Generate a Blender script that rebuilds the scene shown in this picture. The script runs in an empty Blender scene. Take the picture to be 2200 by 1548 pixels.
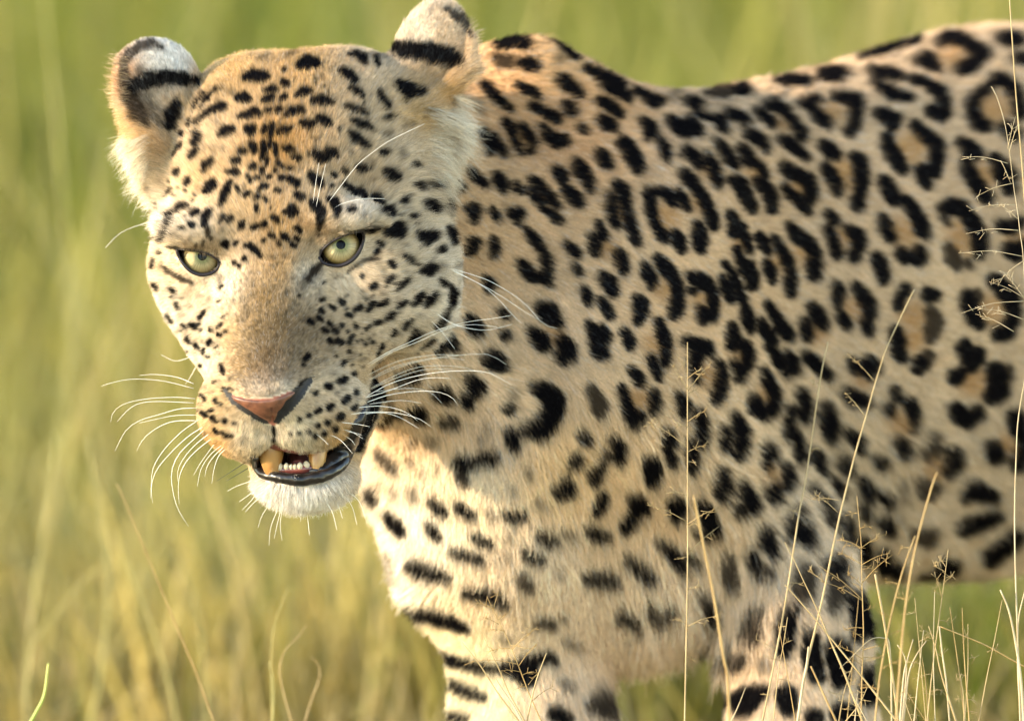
import bpy, math, random
import numpy as np
from mathutils import Vector, Matrix
from mathutils.bvhtree import BVHTree

rng = np.random.default_rng(7)
random.seed(7)
SC = bpy.context.scene

# ------------------------------------------------------------------ camera, sky, sun, exposure
PITCH = math.radians(7.0)
DIST = 8.0                        # camera to the plane of the eyes, metres
MM = 0.634 / 2200.0               # metres per unit of the modelling space (0.29 mm)
D = DIST / MM
CAM = np.array([0.0, -8.0, 1.45])
FW = np.array([0.0, math.cos(PITCH), -math.sin(PITCH)])
UP = np.array([0.0, math.sin(PITCH), math.cos(PITCH)])
RT = np.array([1.0, 0.0, 0.0])

cam = bpy.data.cameras.new('camera')
cam_o = bpy.data.objects.new('camera', cam)
SC.collection.objects.link(cam_o)
cam_o.location = CAM
cam_o.rotation_euler = (math.pi / 2 - PITCH, 0, 0)
cam.sensor_width = 36.0
cam.lens = 36.0 * DIST / 0.634
cam.clip_start = 0.5
cam.clip_end = 2000.0
cam.dof.use_dof = True
cam.dof.focus_distance = DIST - 0.012
cam.dof.aperture_fstop = 5.0
SC.camera = cam_o

SUN_EL, SUN_AZ = math.radians(14.0), math.radians(-75.0)   # azimuth from straight towards the camera's back, negative = picture left
world = bpy.data.worlds.new('World')
SC.world = world
world.use_nodes = True
wn = world.node_tree
bg = wn.nodes['Background']
sky = wn.nodes.new('ShaderNodeTexSky')
sky.sky_type = 'NISHITA'
sky.sun_disc = False
sky.sun_elevation = SUN_EL
sun_dir = np.array([math.sin(SUN_AZ) * math.cos(SUN_EL), -math.cos(SUN_AZ) * math.cos(SUN_EL), math.sin(SUN_EL)])  # towards the sun
sky.sun_rotation = math.atan2(sun_dir[0], sun_dir[1])
sky.air_density = 1.15
sky.dust_density = 0.1
sky.ozone_density = 0.0
wn.links.new(sky.outputs[0], bg.inputs[0])
bg.inputs[1].default_value = 0.15
sun = bpy.data.lights.new('sun', 'SUN')
sun_o = bpy.data.objects.new('sun', sun)
SC.collection.objects.link(sun_o)
sun.energy = 2.1
sun.angle = math.radians(1.5)
sun.color = (1.0, 0.82, 0.58)
sun_o.rotation_euler = Vector(sun_dir).to_track_quat('Z', 'Y').to_euler()
SC.view_settings.view_transform = 'Standard'
SC.view_settings.look = 'None'
SC.view_settings.exposure = 2.5
SC.view_settings.gamma = 1.0
SC.view_settings.use_curve_mapping = False
SC.render.engine = 'CYCLES'
SC.cycles.max_bounces = 8
SC.cycles.diffuse_bounces = 3
SC.cycles.transmission_bounces = 5
SC.cycles.transparent_max_bounces = 8
SC.cycles.use_denoising = True
SC.cycles.use_adaptive_sampling = False
SC.cycles_curves.shape = 'RIBBONS'
SC.cycles_curves.subdivisions = 2

# ------------------------------------------------------------------ helpers
def W3(p):
    """modelling units (x right, y down, w away, origin at the middle of the view on the plane of the eyes) -> world metres"""
    p = np.asarray(p, float)
    x, y, w = p[..., 0:1] * MM, p[..., 1:2] * MM, p[..., 2:3] * MM
    return CAM + FW * (DIST + w) + RT * x - UP * y

def DIRW(v):
    v = np.asarray(v, float)
    return RT * v[..., 0:1] - UP * v[..., 1:2] + FW * v[..., 2:3]

def P(px, py, w=0.0):
    k = 1.0 + w / D
    return np.array([(px - 1100.0) * k, (py - 774.0) * k, float(w)])

def PROJ(p):
    k = 1.0 + p[..., 2] / D
    return np.stack([1100.0 + p[..., 0] / k, 774.0 + p[..., 1] / k], -1)

def link(o, parent=None):
    SC.collection.objects.link(o)
    if parent is not None:
        o.parent = parent
    return o

def mesh_obj(name, verts, faces, mats, parent=None, smooth=True, mat_idx=None):
    me = bpy.data.meshes.new(name)
    me.from_pydata([tuple(v) for v in verts], [], [tuple(int(i) for i in f) for f in faces])
    for m in (mats if isinstance(mats, (list, tuple)) else [mats]):
        me.materials.append(m)
    if smooth:
        me.polygons.foreach_set('use_smooth', [True] * len(me.polygons))
    if mat_idx is not None:
        me.polygons.foreach_set('material_index', list(mat_idx))
    me.update()
    return link(bpy.data.objects.new(name, me), parent)

def quad_mesh(name, V, Q, mats, parent=None):
    """fast all-quad mesh"""
    me = bpy.data.meshes.new(name)
    n, m = len(V), len(Q)
    me.vertices.add(n)
    me.vertices.foreach_set('co', np.asarray(V, np.float32).ravel())
    me.loops.add(m * 4)
    me.loops.foreach_set('vertex_index', np.asarray(Q, np.int32).ravel())
    me.polygons.add(m)
    me.polygons.foreach_set('loop_start', np.arange(0, m * 4, 4, dtype=np.int32))
    me.polygons.foreach_set('use_smooth', np.ones(m, bool))
    me.update(calc_edges=True)
    for mm in (mats if isinstance(mats, (list, tuple)) else [mats]):
        me.materials.append(mm)
    return link(bpy.data.objects.new(name, me), parent)

def resample(pts, n):
    pts = np.asarray(pts, float)
    # Catmull-Rom through the points
    if len(pts) == 2:
        t = np.linspace(0, 1, n)[:, None]
        return pts[0] * (1 - t) + pts[1] * t
    ext = np.vstack([2 * pts[0] - pts[1], pts, 2 * pts[-1] - pts[-2]])
    seg = np.linalg.norm(np.diff(pts[:, :2], axis=0), axis=1) + 1e-6
    cum = np.concatenate([[0], np.cumsum(seg)])
    out = []
    for s in np.linspace(0, cum[-1], n):
        i = min(max(np.searchsorted(cum, s) - 1, 0), len(pts) - 2)
        t = (s - cum[i]) / seg[i]
        a, b, c, d = ext[i], ext[i + 1], ext[i + 2], ext[i + 3]
        out.append(0.5 * (2 * b + (c - a) * t + (2 * a - 5 * b + 4 * c - d) * t * t + (3 * b - a - 3 * c + d) * t ** 3))
    return np.array(out)

def tube_geo(pts, radii, sides=6):
    """world-space points -> closed tapering tube"""
    pts = np.asarray(pts, float)
    n = len(pts)
    radii = np.broadcast_to(np.asarray(radii, float), (n,))
    tan = np.gradient(pts, axis=0)
    tan /= np.linalg.norm(tan, axis=1, keepdims=True) + 1e-12
    ref = np.array([0.3, 1.0, 0.2])
    V, Fc = [], []
    for i in range(n):
        a = np.cross(tan[i], ref); a /= np.linalg.norm(a) + 1e-12
        b = np.cross(tan[i], a)
        for k in range(sides):
            th = 2 * math.pi * k / sides
            V.append(pts[i] + radii[i] * (math.cos(th) * a + math.sin(th) * b))
    for i in range(n - 1):
        for k in range(sides):
            k2 = (k + 1) % sides
            Fc.append((i * sides + k, i * sides + k2, (i + 1) * sides + k2, (i + 1) * sides + k))
    Fc.append(tuple(range(sides))[::-1])
    Fc.append(tuple((n - 1) * sides + k for k in range(sides)))
    return V, Fc

def pmat(name, color=(0.5, 0.5, 0.5), rough=0.6, **kw):
    m = bpy.data.materials.new(name)
    m.use_nodes = True
    b = m.node_tree.nodes['Principled BSDF']
    b.inputs['Base Color'].default_value = (*color, 1)
    b.inputs['Roughness'].default_value = rough
    for k, v in kw.items():
        b.inputs[k.replace('_', ' ')].default_value = v
    return m

def noise_color(m, c1, c2, scale, detail=4, dist=0.0):
    """procedural two-colour variation on a principled material"""
    nt = m.node_tree
    b = nt.nodes['Principled BSDF']
    tc = nt.nodes.new('ShaderNodeTexCoord')
    nz = nt.nodes.new('ShaderNodeTexNoise')
    nz.inputs['Scale'].default_value = scale
    nz.inputs['Detail'].default_value = detail
    nz.inputs['Distortion'].default_value = dist
    cr = nt.nodes.new('ShaderNodeValToRGB')
    cr.color_ramp.elements[0].color = (*c1, 1); cr.color_ramp.elements[0].position = 0.35
    cr.color_ramp.elements[1].color = (*c2, 1); cr.color_ramp.elements[1].position = 0.65
    nt.links.new(tc.outputs['Object'], nz.inputs['Vector'])
    nt.links.new(nz.outputs['Fac'], cr.inputs['Fac'])
    nt.links.new(cr.outputs['Color'], b.inputs['Base Color'])
    bp = nt.nodes.new('ShaderNodeBump')
    bp.inputs['Strength'].default_value = 0.25
    bp.inputs['Distance'].default_value = 0.0008
    nt.links.new(nz.outputs['Fac'], bp.inputs['Height'])
    nt.links.new(bp.outputs['Normal'], b.inputs['Normal'])
    return m

def tag(o, label, cat, group=None, kind=None):
    o['label'] = label
    o['category'] = cat
    if group: o['group'] = group
    if kind: o['kind'] = kind
    return o

# ------------------------------------------------------------------ distance-field sculpting
def smin(a, b, k):
    h = np.maximum(k - np.abs(a - b), 0.0) / k
    return np.minimum(a, b) - h * h * k * 0.25

def smax(a, b, k):
    return -smin(-a, -b, k)

def sd_ell(p, c, r, R=None):
    q = p - np.asarray(c, np.float32)
    if R is not None:
        q = q @ np.asarray(R, np.float32)
    r = np.asarray(r, np.float32)
    k0 = np.linalg.norm(q / r, axis=-1)
    k1 = np.linalg.norm(q / (r * r), axis=-1)
    return k0 * (k0 - 1.0) / (k1 + 1e-9)

def sd_rc(p, a, b, ra, rb, st=None):
    """round cone; st = (direction, factor) squashes the section along a direction"""
    a = np.asarray(a, np.float32); b = np.asarray(b, np.float32)
    q = p - a
    ba = b - a
    if st is not None:
        d = np.asarray(st[0], np.float32); f = st[1]
        q = q + (q @ d)[..., None] * d * (f - 1)
        ba = ba + (ba @ d) * d * (f - 1)
    t = np.clip((q @ ba) / (ba @ ba), 0, 1)
    d = np.linalg.norm(q - t[..., None] * ba, axis=-1) - (ra + (rb - ra) * t)
    return d / (max(st[1], 1.0) if st is not None else 1.0)

def frame(z, hint=(0, 0, 1)):
    """columns: x, y, z=long axis"""
    z = np.asarray(z, float); z = z / np.linalg.norm(z)
    x = np.cross(np.asarray(hint, float), z); x /= np.linalg.norm(x)
    y = np.cross(z, x)
    return np.stack([x, y, z], 1)

def sd_poly(px, py, poly):
    """signed distance to a 2-D polygon"""
    poly = np.asarray(poly, np.float32)
    n = len(poly)
    d = np.full(px.shape, 1e9, np.float32)
    ins = np.zeros(px.shape, bool)
    for i in range(n):
        a, b = poly[i], poly[(i + 1) % n]
        e = b - a
        wx, wy = px - a[0], py - a[1]
        t = np.clip((wx * e[0] + wy * e[1]) / (e @ e), 0, 1)
        d = np.minimum(d, (wx - t * e[0]) ** 2 + (wy - t * e[1]) ** 2)
        c = ((a[1] > py) != (b[1] > py)) & (px < (b[0] - a[0]) * (py - a[1]) / (b[1] - a[1] + 1e-9) + a[0])
        ins ^= c
    return np.where(ins, -1, 1) * np.sqrt(d)

def surface_nets(fn, xs, ys, ws, blk=8):
    """mesh the zero set of fn over a rectilinear grid, evaluating only blocks near the surface"""
    nx, ny, nz = [((len(a) - 1) // blk) * blk + 1 for a in (xs, ys, ws)]
    xs, ys, ws = xs[:nx].astype(np.float32), ys[:ny].astype(np.float32), ws[:nz].astype(np.float32)
    cx, cy, cw = [0.5 * (a[:-1:blk] + a[blk::blk]) for a in (xs, ys, ws)]
    hx, hy, hw = [0.5 * (a[blk::blk] - a[:-1:blk]) for a in (xs, ys, ws)]
    C = np.stack(np.meshgrid(cx, cy, cw, indexing='ij'), -1).reshape(-1, 3)
    H = np.stack(np.meshgrid(hx, hy, hw, indexing='ij'), -1).reshape(-1, 3)
    dc = np.concatenate([fn(C[i:i + 200000]) for i in range(0, len(C), 200000)])
    act = np.nonzero(np.abs(dc) < np.linalg.norm(H, axis=1) * 1.5 + 20)[0]
    nbx, nby, nbz = len(cx), len(cy), len(cw)
    Dn = np.full((nx, ny, nz), 1e3, np.float32)
    sg = dc.reshape(nbx, nby, nbz)
    Dn[:nx - 1, :ny - 1, :nz - 1] = np.sign(np.repeat(np.repeat(np.repeat(sg, blk, 0), blk, 1), blk, 2)) * 1e3
    bi, bj, bk = np.unravel_index(act, (nbx, nby, nbz))
    o = np.arange(blk + 1)
    step = 400
    for s in range(0, len(act), step):
        I = bi[s:s + step, None] * blk + o; J = bj[s:s + step, None] * blk + o; K = bk[s:s + step, None] * blk + o
        n = len(I)
        X = np.broadcast_to(xs[I][:, :, None, None], (n, 9, 9, 9))
        Y = np.broadcast_to(ys[J][:, None, :, None], (n, 9, 9, 9))
        Z = np.broadcast_to(ws[K][:, None, None, :], (n, 9, 9, 9))
        v = fn(np.stack([X, Y, Z], -1).reshape(-1, 3)).reshape(n, 9, 9, 9)
        Dn[I[:, :, None, None], J[:, None, :, None], K[:, None, None, :]] = v
    neg = Dn < 0
    cnt = np.zeros((nx - 1, ny - 1, nz - 1), np.int8)
    for a in (0, 1):
        for b in (0, 1):
            for c in (0, 1):
                cnt += neg[a:nx - 1 + a, b:ny - 1 + b, c:nz - 1 + c]
    cells = np.argwhere((cnt > 0) & (cnt < 8))
    idx = np.full(cnt.shape, -1, np.int32)
    idx[tuple(cells.T)] = np.arange(len(cells))
    acc = np.zeros((len(cells), 3)); num = np.zeros(len(cells))
    ci, cj, ck = cells.T
    def corner(a, b, c):
        return np.stack([xs[ci + a], ys[cj + b], ws[ck + c]], -1), Dn[ci + a, cj + b, ck + c]
    cs = {(a, b, c): corner(a, b, c) for a in (0, 1) for b in (0, 1) for c in (0, 1)}
    for k1 in cs:
        for ax in range(3):
            if k1[ax] == 0:
                k2 = list(k1); k2[ax] = 1; k2 = tuple(k2)
                p1, d1 = cs[k1]; p2, d2 = cs[k2]
                cr = (d1 < 0) != (d2 < 0)
                t = np.where(cr, d1 / np.where(cr, d1 - d2, 1), 0)
                acc += np.where(cr[:, None], p1 + (p2 - p1) * t[:, None], 0)
                num += cr
    V = acc / num[:, None]
    Q = []
    for ax in range(3):
        sl0 = [slice(None)] * 3; sl1 = [slice(None)] * 3
        sl0[ax] = slice(0, -1); sl1[ax] = slice(1, None)
        e0, e1 = neg[tuple(sl0)], neg[tuple(sl1)]
        ed = np.argwhere(e0 != e1)
        flip = e0[tuple(ed.T)]
        u, v = [(1, 2), (2, 0), (0, 1)][ax]
        ok = (ed[:, u] > 0) & (ed[:, v] > 0) & (ed[:, u] < cnt.shape[u]) & (ed[:, v] < cnt.shape[v]) & (ed[:, ax] < cnt.shape[ax])
        ed, flip = ed[ok], flip[ok]
        def cell(du, dv):
            c = ed.copy(); c[:, u] += du; c[:, v] += dv
            return idx[tuple(c.T)]
        q = np.stack([cell(-1, -1), cell(0, -1), cell(0, 0), cell(-1, 0)], -1)
        q[~flip] = q[~flip][:, ::-1]
        Q.append(q)
    Q = np.concatenate(Q)
    Q = Q[(Q >= 0).all(1)]
    # modelling space is left-handed (y down), so the winding is turned over here
    return V, Q[:, ::-1]
# ------------------------------------------------------------------ the leopard's shape
TH = math.radians(44)
AX = np.array([math.cos(TH), -math.sin(PITCH) * math.sin(TH), math.cos(PITCH) * math.sin(TH)])     # along the spine, to the rear
LT = np.array([math.sin(TH), math.sin(PITCH) * math.cos(TH), -math.cos(PITCH) * math.cos(TH)])     # the leopard's left (towards us)
DN = np.array([0.0, math.cos(PITCH), math.sin(PITCH)])                                               # straight down

EYE_L, EYE_R = P(432, 556, 88), P(733, 535, 31)     # centres of the eyeballs (picture left, right)
EYE_RAD = 55.0
LID_L = [(381, 535), (400, 538), (425, 541), (448, 548), (466, 558), (469, 566), (463, 577), (450, 585), (430, 587), (412, 580), (398, 567), (388, 552)]
LID_R = [(688, 551), (693, 538), (705, 526), (722, 515), (748, 504), (777, 498), (779, 512), (771, 536), (755, 556), (733, 567), (710, 567), (696, 562)]
MOUTH = [(549, 983), (556, 970), (572, 962), (586, 946), (595, 948), (606, 958), (632, 966), (668, 968), (705, 962), (735, 946), (757, 922), (772, 892),
         (780, 884), (772, 918), (758, 958), (736, 992), (700, 1014), (655, 1020), (600, 1014), (562, 1004)]

EAR_L = dict(tip=(306, 92), base=(372, 262), w=250)
EAR_R = dict(tip=(952, 14), base=(895, 232), w=300)

def head_sdf(p):
    d = sd_ell(p, P(655, 372, 300), (292, 262, 285))
    k = 60
    d = smin(d, sd_ell(p, P(800, 575, 185), (188, 180, 190)), 90)
    d = smin(d, sd_ell(p, P(478, 572, 225), (157, 152, 180)), 90)
    d = smin(d, sd_ell(p, P(612, 560, 165), (190, 200, 150)), 80)
    d = smin(d, sd_ell(p, P(735, 690, 95), (95, 120, 110)), 80)
    d = smin(d, sd_ell(p, P(512, 715, 130), (66, 105, 100)), 60)
    d = smin(d, sd_ell(p, P(765, 215, 340), (115, 100, 150)), 70)
    d = smin(d, sd_ell(p, P(525, 225, 330), (100, 95, 150)), 70)
    d = smin(d, sd_ell(p, P(858, 640, 300), (112, 98, 160)), 70)
    d = smin(d, sd_ell(p, P(484, 682, 255), (92, 112, 130)), 80)
    d = smin(d, sd_rc(p, P(572, 510, 78), P(556, 795, -52), 84, 78), 60)
    d = smin(d, sd_rc(p, P(624, 510, 70), P(604, 795, -58), 84, 78), 60)          # bridge of the nose
    d = smin(d, sd_rc(p, P(605, 720, 150), P(590, 870, 15), 178, 128), 70)        # muzzle
    d = smin(d, sd_ell(p, P(510, 882, -24), (85, 90, 92)), 45)                    # whisker pads
    d = smin(d, sd_ell(p, P(690, 880, -18), (112, 84, 100)), 45)
    d = smin(d, sd_ell(p, P(540, 930, -45), (50, 42, 62)), 40)
    d = smin(d, sd_ell(p, P(628, 922, -50), (50, 40, 60)), 40)
    d = smin(d, sd_ell(p, P(577, 848, -108), (74, 44, 58)), 40)                   # nose
    d = smin(d, sd_ell(p, P(655, 1030, 5), (102, 58, 80)), 40)                    # chin
    d = smin(d, sd_rc(p, P(695, 1000, 50), P(775, 860, 190), 62, 52), 50)
    d = smin(d, sd_rc(p, P(615, 1000, 60), P(540, 850, 220), 58, 80), 50)
    # sockets, then the heavy brows over them
    d = smax(d, -sd_ell(p, P(430, 570, -18), (62, 40, 62)), 45)
    d = smax(d, -sd_ell(p, P(728, 552, -76), (66, 40, 62)), 45)
    d = smin(d, sd_ell(p, P(416, 502, 44), (76, 36, 62)), 36)                     # brows
    d = smin(d, sd_ell(p, P(744, 469, -16), (90, 37, 64)), 36)
    d = smin(d, sd_ell(p, P(520, 470, 55), (90, 60, 60)), 50)
    d = smin(d, sd_ell(p, P(655, 455, 35), (90, 60, 60)), 50)
    d = smin(d, sd_ell(p, EYE_L, (64, 62, 60)), 25)
    d = smin(d, sd_ell(p, EYE_R, (64, 62, 60)), 25)
    d = smin(d, sd_ell(p, P(820, 600, 60), (60, 60, 60)), 60)
    # grooves
    d = smax(d, -sd_rc(p, P(580, 905, -150), P(588, 950, -120), 7, 12), 14)
    return d

def ear_sdf(p):
    e = P(342, 194, 255)
    R = frame(P(372, 268, 280) - P(300, 96, 235))
    d = sd_ell(p, e, (93, 40, 119), R)
    # hollow of the ear on the outer side
    d = smax(d, -sd_ell(p, P(262, 215, 300), (52, 30, 90), R), 16)
    d = smin(d, sd_rc(p, P(272, 130, 250), P(330, 300, 240), 15, 30), 22)
    d = smin(d, sd_ell(p, P(392, 268, 300), (78, 78, 80)), 45)
    d = smin(d, sd_rc(p, P(318, 290, 270), P(372, 400, 280), 34, 44), 40)
    e = P(924, 125, 300)
    R2 = frame(P(880, 255, 290) - P(958, 5, 300))
    d2 = sd_ell(p, e, (82, 42, 132), R2)
    d2 = smin(d2, sd_rc(p, P(1010, 80, 285), P(1012, 140, 268), 12, 15), 8)
    d2 = smin(d2, sd_rc(p, P(1012, 140, 268), P(930, 215, 252), 15, 17), 8)
    d2 = smin(d2, sd_rc(p, P(930, 215, 252), P(868, 276, 205), 17, 20), 10)
    d2 = smin(d2, sd_ell(p, P(862, 230, 300), (80, 95, 80)), 45)
    d2 = smin(d2, sd_ell(p, P(915, 285, 330), (56, 66, 70)), 45)
    return np.minimum(d, d2)

def body_sdf(p):
    st = (LT, 1.32)
    T1, T2 = P(1440, 755, 900), P(2090, 650, 1560)
    T3 = T2 + AX * 1100 - DN * 150
    d = sd_rc(p, T1, T2, 552, 590, st)
    d = smin(d, sd_rc(p, T2, T3, 560, 500, st), 120)
    r = p[:, 2] > 1550
    if r.any():
        d[r] = rear_sdf(p[r], d[r], T3)
    f = p[:, 2] < 1650
    if f.any():
        d[f] = fore_sdf(p[f], d[f])
    return d

def rear_sdf(p, d, T3):
    for s in (1, -1):
        hip = T3 + LT * (210 * s) + DN * 60
        d = smin(d, sd_ell(p, hip, (430, 520, 430)), 140)
        knee = hip + DN * 720 - AX * 260 + LT * 60 * s
        hock = hip + DN * 1120 + AX * 250 + LT * 30 * s
        foot = hip + DN * 1640 + AX * 60 + LT * 30 * s
        d = smin(d, sd_rc(p, hip + DN * 200, knee, 330, 170), 90)
        d = smin(d, sd_rc(p, knee, hock, 165, 90), 60)
        d = smin(d, sd_rc(p, hock, foot, 88, 82), 50)
        d = smin(d, sd_ell(p, foot - AX * 100 + DN * 20, (150, 75, 150)), 60)
    tail0 = T3 + AX * 440 - DN * 260
    d = smin(d, sd_rc(p, tail0, tail0 + AX * 700 + DN * 520, 130, 95), 80)
    d = smin(d, sd_rc(p, tail0 + AX * 700 + DN * 520, tail0 + AX * 1350 + DN * 1000, 95, 90), 60)
    d = smin(d, sd_rc(p, tail0 + AX * 1350 + DN * 1000, tail0 + AX * 2000 + DN * 760, 90, 78), 60)
    return d

def fore_sdf(p, d):
    # shoulder and foreleg of the near (left) side
    d = smin(d, sd_rc(p, P(1130, 240, 690), P(1300, 800, 620), 158, 265), 90)
    d = smin(d, sd_rc(p, P(1240, 248, 760), P(1430, 325, 890), 104, 112), 70)
    d = smin(d, sd_rc(p, P(1300, 820, 600), P(1700, 1110, 700), 240, 165), 110)
    d = smin(d, sd_rc(p, P(1700, 1110, 700), P(1725, 1560, 700), 168, 150), 70)
    d = smin(d, sd_rc(p, P(1725, 1560, 700), P(1730, 2220, 640), 150, 105), 50)
    d = smin(d, sd_ell(p, P(1710, 2290, 560), (150, 80, 190)), 60)
    # far (right) side
    d = smin(d, sd_rc(p, P(860, 420, 900), P(985, 960, 700), 150, 185), 110)
    d = smin(d, sd_rc(p, P(985, 980, 700), P(1115, 1270, 740), 180, 160), 90)
    d = smin(d, sd_rc(p, P(1115, 1270, 740), P(1145, 1580, 720), 160, 168), 60)
    d = smin(d, sd_rc(p, P(1145, 1580, 720), P(1140, 2230, 620), 160, 110), 50)
    d = smin(d, sd_ell(p, P(1120, 2300, 540), (150, 80, 190)), 60)
    # chest
    d = smin(d, sd_ell(p, P(1090, 1060, 700), (272, 330, 330)), 110)
    d = smin(d, sd_ell(p, P(1330, 1200, 850), (280, 200, 300)), 110)
    # neck
    d = smin(d, sd_rc(p, P(760, 480, 500), P(1250, 640, 930), 240, 400), 100)
    d = smin(d, sd_rc(p, P(860, 330, 620), P(1090, 260, 830), 170, 150), 90)
    d = smin(d, sd_rc(p, P(830, 740, 420), P(1120, 830, 660), 160, 240), 90)
    # hollow behind the shoulder
    d = smax(d, -sd_rc(p, P(1800, 500, 560), P(1880, 1000, 560), 150, 190), 260)
    return d

def unc(p):
    p = np.asarray(p, np.float32)
    return smin(smin(head_sdf(p), ear_sdf(p), 24), body_sdf(p), 40)

def surf(px, py, lift=0.0):
    """the uncarved surface of the head met first at (px, py)"""
    w = np.arange(-320, 700, 2.0)
    k = 1 + w / D
    pts = np.stack([(px - 1100) * k, (py - 774) * k, w], 1)
    d = unc(pts)
    i = np.nonzero(d < 0)[0]
    j = i[0] if len(i) else int(np.argmin(d))
    return P(px, py, w[j] - lift)

def chain(pts):
    q = [surf(x, y, 2) for x, y, r in pts]
    return [(q[i], q[i + 1], pts[i][2], pts[i + 1][2]) for i in range(len(q) - 1)]

def carve(p, d):
    q = PROJ(p)
    px, py, w = q[..., 0], q[..., 1], p[..., 2]
    near = (px > 350) & (px < 830) & (py > 460) & (py < 1050) & (w < 250)
    if near.any():
        i = np.nonzero(near)[0]
        dd = d[i]
        for poly, wc, back in ((LID_L, EYE_L[2], 60), (LID_R, EYE_R[2], 60)):
            e = np.maximum(sd_poly(px[i], py[i], poly), w[i] - (wc + back))
            dd = np.maximum(dd, -e)
        for ch in NOSTRILS:
            for a, b, ra, rb in ch:
                dd = smax(dd, -sd_rc(p[i], a, b, ra, rb), 3)
        e = np.maximum(sd_poly(px[i], py[i], MOUTH), w[i] - 130)
        dd = smax(dd, -e, 8)
        d = d.copy(); d[i] = dd
    return d

def leopard_sdf(p):
    p = p.astype(np.float32)
    d = body_sdf(p)
    m = (p[:, 0] < P(1130, 0)[0]) & (p[:, 1] < P(0, 1220)[1]) & (p[:, 2] < 760)
    if m.any():
        q = p[m]
        h = smin(head_sdf(q), ear_sdf(q), 24)
        d[m] = smin(h, d[m], 40)
    return carve(p, d)

NOSTRILS = [chain([(595, 903, 5), (607, 885, 11), (622, 867, 12), (640, 847, 8), (654, 830, 5), (665, 815, 3)]),
            chain([(570, 905, 3), (545, 892, 3), (522, 878, 2.6), (500, 861, 2.4), (484, 836, 2)])]

def grid(lo, hi, dense, step, coarse):
    a = []
    x = lo
    while x < hi:
        a.append(x)
        x += step if dense[0] <= x < dense[1] else coarse
    return np.array(a)

GX = grid(180, 4700, (230, 1060), 5.0, 15.0) - 1100
GY = grid(-180, 2420, (-10, 1110), 5.0, 15.0) - 774
GW = grid(-240, 3900, (-220, 380), 5.0, 15.0)
LV, LQ = surface_nets(leopard_sdf, GX, GY, GW)
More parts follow.
